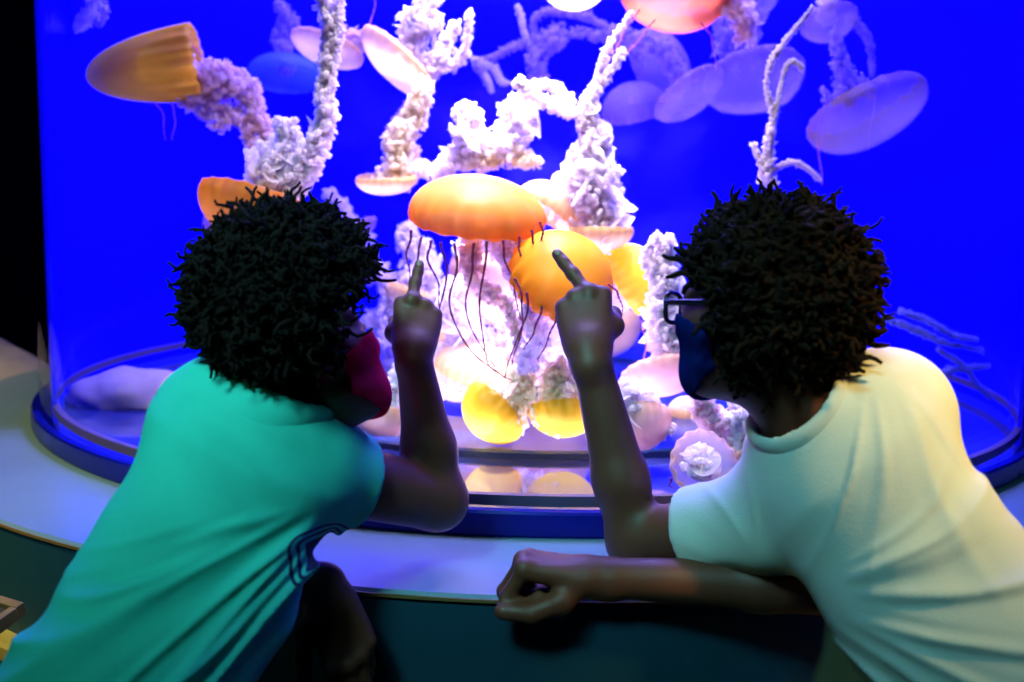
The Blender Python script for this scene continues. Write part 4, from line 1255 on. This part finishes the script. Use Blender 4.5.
S = Sculpt(np.minimum.reduce([hip, elL, shL]) - np.array([0.1, 0.28, 0.28]), np.maximum.reduce([hip, shR, elR]) + np.array([0.3, 0.14, 0.14]), 0.0036)
S.flat(chest + spine * 0.0, waist, 0.113, 0.100, depthR, 0.66, 0.03)
S.flat(waist, hip - spine * 0.03, 0.100, 0.118, depthR, 0.72, 0.05)
S.cone(shL, shR, 0.052, 0.056, 0.06)
S.cone(P(822, 432, 1.08), P(848, 462, 1.07), 0.052, 0.085, 0.05)
se = shL + (elL - shL) * 0.56
S.cone(shL, se + (se - shL) * 0.3, 0.057, 0.0560, 0.03)
seR = shR + (elR - shR) * 0.5
S.cone(shR, seR + (seR - shR) * 0.3, 0.060, 0.056, 0.03)
ad = (elL - shL) / np.linalg.norm(elL - shL)
adl = (elR - shR) / np.linalg.norm(elR - shR)
S.trim(se, ad, 0.085); S.trim(seR, adl, 0.07)
S.cone(se - ad * 0.05, elL + ad * 0.06, 0.0470, 0.047, 0.004, 'sub')
S.cone(seR - adl * 0.05, elR + adl * 0.06, 0.047, 0.046, 0.004, 'sub')
nd = (nk1 - nk0) / np.linalg.norm(nk1 - nk0)
band = S.hole(nk0 + nd * 0.006, nk1 + nd * 0.1, 0.057, 0.066)
S.cut(hip - spine * 0.17, -spine)
v, f = S.mesh()
v = relax(v, f, 2)
v = folds(v, vnormals(v, f), [(P(775, 585, 1.06), -62, 48, 12, 0.05, 0.36, 0.016), (P(880, 340, 1.03), -125, -55, 7, 0.04, 0.28, 0.010), (P(750, 560, 1.1), 60, 200, 7, 0.01, 0.12, 0.007)], 9.1, f)
mesh_obj('t_shirt', v, f, M['white_shirt'], boy)
v, f = band.mesh()
mesh_obj('collar', relax(v, f, 2), f, M['white_shirt'], boy)

hcen = FhR.T @ (P(775, 294, 1.085) - hcR)
v, f = hair_mesh(hcR, FhR, hcen, np.array([0.104, 0.106, 0.108]), 2600, 23, 0.0046, 0.028, 0.0042, 1.5, mop_skip, jitter=0.4)
mesh_obj('hair', v, f, M['hair_b'], boy)
wrap_mask(boy, hcR, FhR, M['blue_mask'], 0)

# spectacles
gl = mesh_obj('spectacles', *tube(catmull([hcR + FhR @ (HS * np.array(p)) for p in ((-0.012, 0.108, 0.012), (0, 0.110, 0.016), (0.012, 0.108, 0.012))], 10), 0.0024, 8), M['frame'], boy)
for s in (-1, 1):
    rim_ = []
    for a in np.linspace(0, 2 * math.pi, 33):
        ca, sa = math.cos(a), math.sin(a)
        x = 0.027 * math.copysign(abs(ca) ** 0.6, ca); z = 0.021 * math.copysign(abs(sa) ** 0.6, sa)
        rim_.append(hcR + FhR @ (HS * np.array([s * 0.037 + x, 0.106 - 0.25 * max(0, abs(s * 0.037 + x) - 0.02), 0.006 + z])))
    mesh_obj('lens_rim', *tube(np.array(rim_), 0.0028, 8, False), M['frame'], gl, origin=FR)
    n_ = len(rim_) - 1
    mid = np.mean(rim_[:-1], axis=0)
    mesh_obj('lens', np.vstack([np.array(rim_[:-1]), mid, np.array(rim_[:-1]) - FhR[:, 1] * 0.0015, mid - FhR[:, 1] * 0.0015]),
             [(i, (i + 1) % n_, n_) for i in range(n_)] + [(n_ + 1 + (i + 1) % n_, n_ + 1 + i, 2 * n_ + 1) for i in range(n_)], M['lens'], gl, origin=FR)
    tp = [hcR + FhR @ (HS * np.array(p)) for p in ((s * 0.064, 0.096, 0.012), (s * 0.072, 0.075, 0.012), (s * 0.079, 0.02, 0.012), (s * 0.080, -0.015, 0.012), (s * 0.080, -0.04, -0.008))]
    mesh_obj('temple_arm', *tube(catmull(tp, 24), 0.0026, 8, flat=1.5), M['frame'], gl, origin=FR)
axr = side_dir * np.array([1, 1, 0]); axr /= np.linalg.norm(axr)
feetR = [FR + np.array([-0.10, -0.02, 0.0]), FR + np.array([0.10, 0.0, 0.0])]
trousers(boy, hip - spine * 0.13 - np.array([0, 0, 0.02]), axr, feetR, M['trousers'])
for ft in feetR: shoe(boy, ft, 0.35)

# ------------------------------------------------------------------ light
def area(name, loc, target, size, energy, col, shape='DISK', spread=180):
    d = bpy.data.lights.new(name, 'AREA')
    d.shape = shape; d.size = size; d.energy = energy; d.color = col
    d.spread = math.radians(spread)
    o = bpy.data.objects.new(name, d)
    o.location = loc
    dv = Vector(target) - Vector(loc)
    o.rotation_euler = dv.to_track_quat('-Z', 'Y').to_euler()
    COL.objects.link(o)
    return o
def spot(name, loc, target, angle, energy, col, blend=0.6, rad=0.06):
    d = bpy.data.lights.new(name, 'SPOT')
    d.spot_size = math.radians(angle); d.spot_blend = blend; d.energy = energy; d.color = col; d.shadow_soft_size = rad
    o = bpy.data.objects.new(name, d)
    o.location = loc
    o.rotation_euler = (Vector(target) - Vector(loc)).to_track_quat('-Z', 'Y').to_euler()
    COL.objects.link(o)
    return o
area('tank_blue_lamp', (TX, DT + 0.1, 2.38), (TX, DT + 0.1, 0), 1.8, 120, (0.03, 0.025, 1.0))
area('tank_soft_fill', (TX, DT + 0.1, 2.37), (TX, DT + 0.1, 0), 1.7, 27, (1.0, 0.88, 0.95), spread=140)  # unseen soft white source, added to brighten the dimmer jellyfish
area('tank_white_lamp', (TX - 0.02, DT - 0.25, 2.36), (TX - 0.02, DT - 0.35, 0.8), 0.4, 24, (0.93, 0.82, 1.0), spread=50)
area('tank_front_lamp', (TX - 0.02, DT - 0.88, 2.36), (TX - 0.02, DT - 0.5, 1.0), 0.3, 10, (1.0, 0.9, 0.88), spread=68)
area('tank_floor_fill', (TX - 0.0, DT - 0.55, ZF + 0.03), (TX, DT - 0.55, 2.0), 0.6, 14, (0.88, 0.68, 1.0))  # added upward fill, lights the jellyfish from below and behind
spot('warm_spot', (1.25, 0.25, 2.8), (0.58, 1.06, 1.16), 17, 330, (1.0, 0.70, 0.20), blend=1.0, rad=0.15)
area('teal_lamp', (-0.9, -0.5, 2.85), (-0.30, 1.22, 1.2), 0.5, 2.1, (0.30, 0.98, 0.96), spread=28)
area('cyan_fill', (-0.3, -0.5, 2.85), (0.38, 1.1, 0.92), 0.4, 0.55, (0.25, 0.9, 1.0), spread=28)  # second teal source, added as fill for the white shirt's lower left
spot('green_lamp', (-1.9, 0.1, 1.6), (-0.5, 1.0, 0.8), 40, 5, (0.35, 1.0, 0.35))
spot('ledge_lamp', (-1.9, 1.0, 2.6), (-1.12, 1.92, 0.76), 50, 190, (1.0, 0.86, 0.30), blend=0.6)

w = bpy.data.worlds.new('room_dark'); scn.world = w
w.use_nodes = True
w.node_tree.nodes['Background'].inputs[0].default_value = (0.004, 0.006, 0.012, 1)
w.node_tree.nodes['Background'].inputs[1].default_value = 0.3

scn.view_settings.view_transform = 'Standard'
scn.view_settings.look = 'None'
scn.view_settings.gamma = 1.0
scn.view_settings.exposure = 0.0
scn.view_settings.use_curve_mapping = False
scn.cycles.max_bounces = 10
scn.cycles.transparent_max_bounces = 32
scn.cycles.sample_clamp_indirect = 4.0
scn.cycles.caustics_reflective = False
scn.cycles.caustics_refractive = False
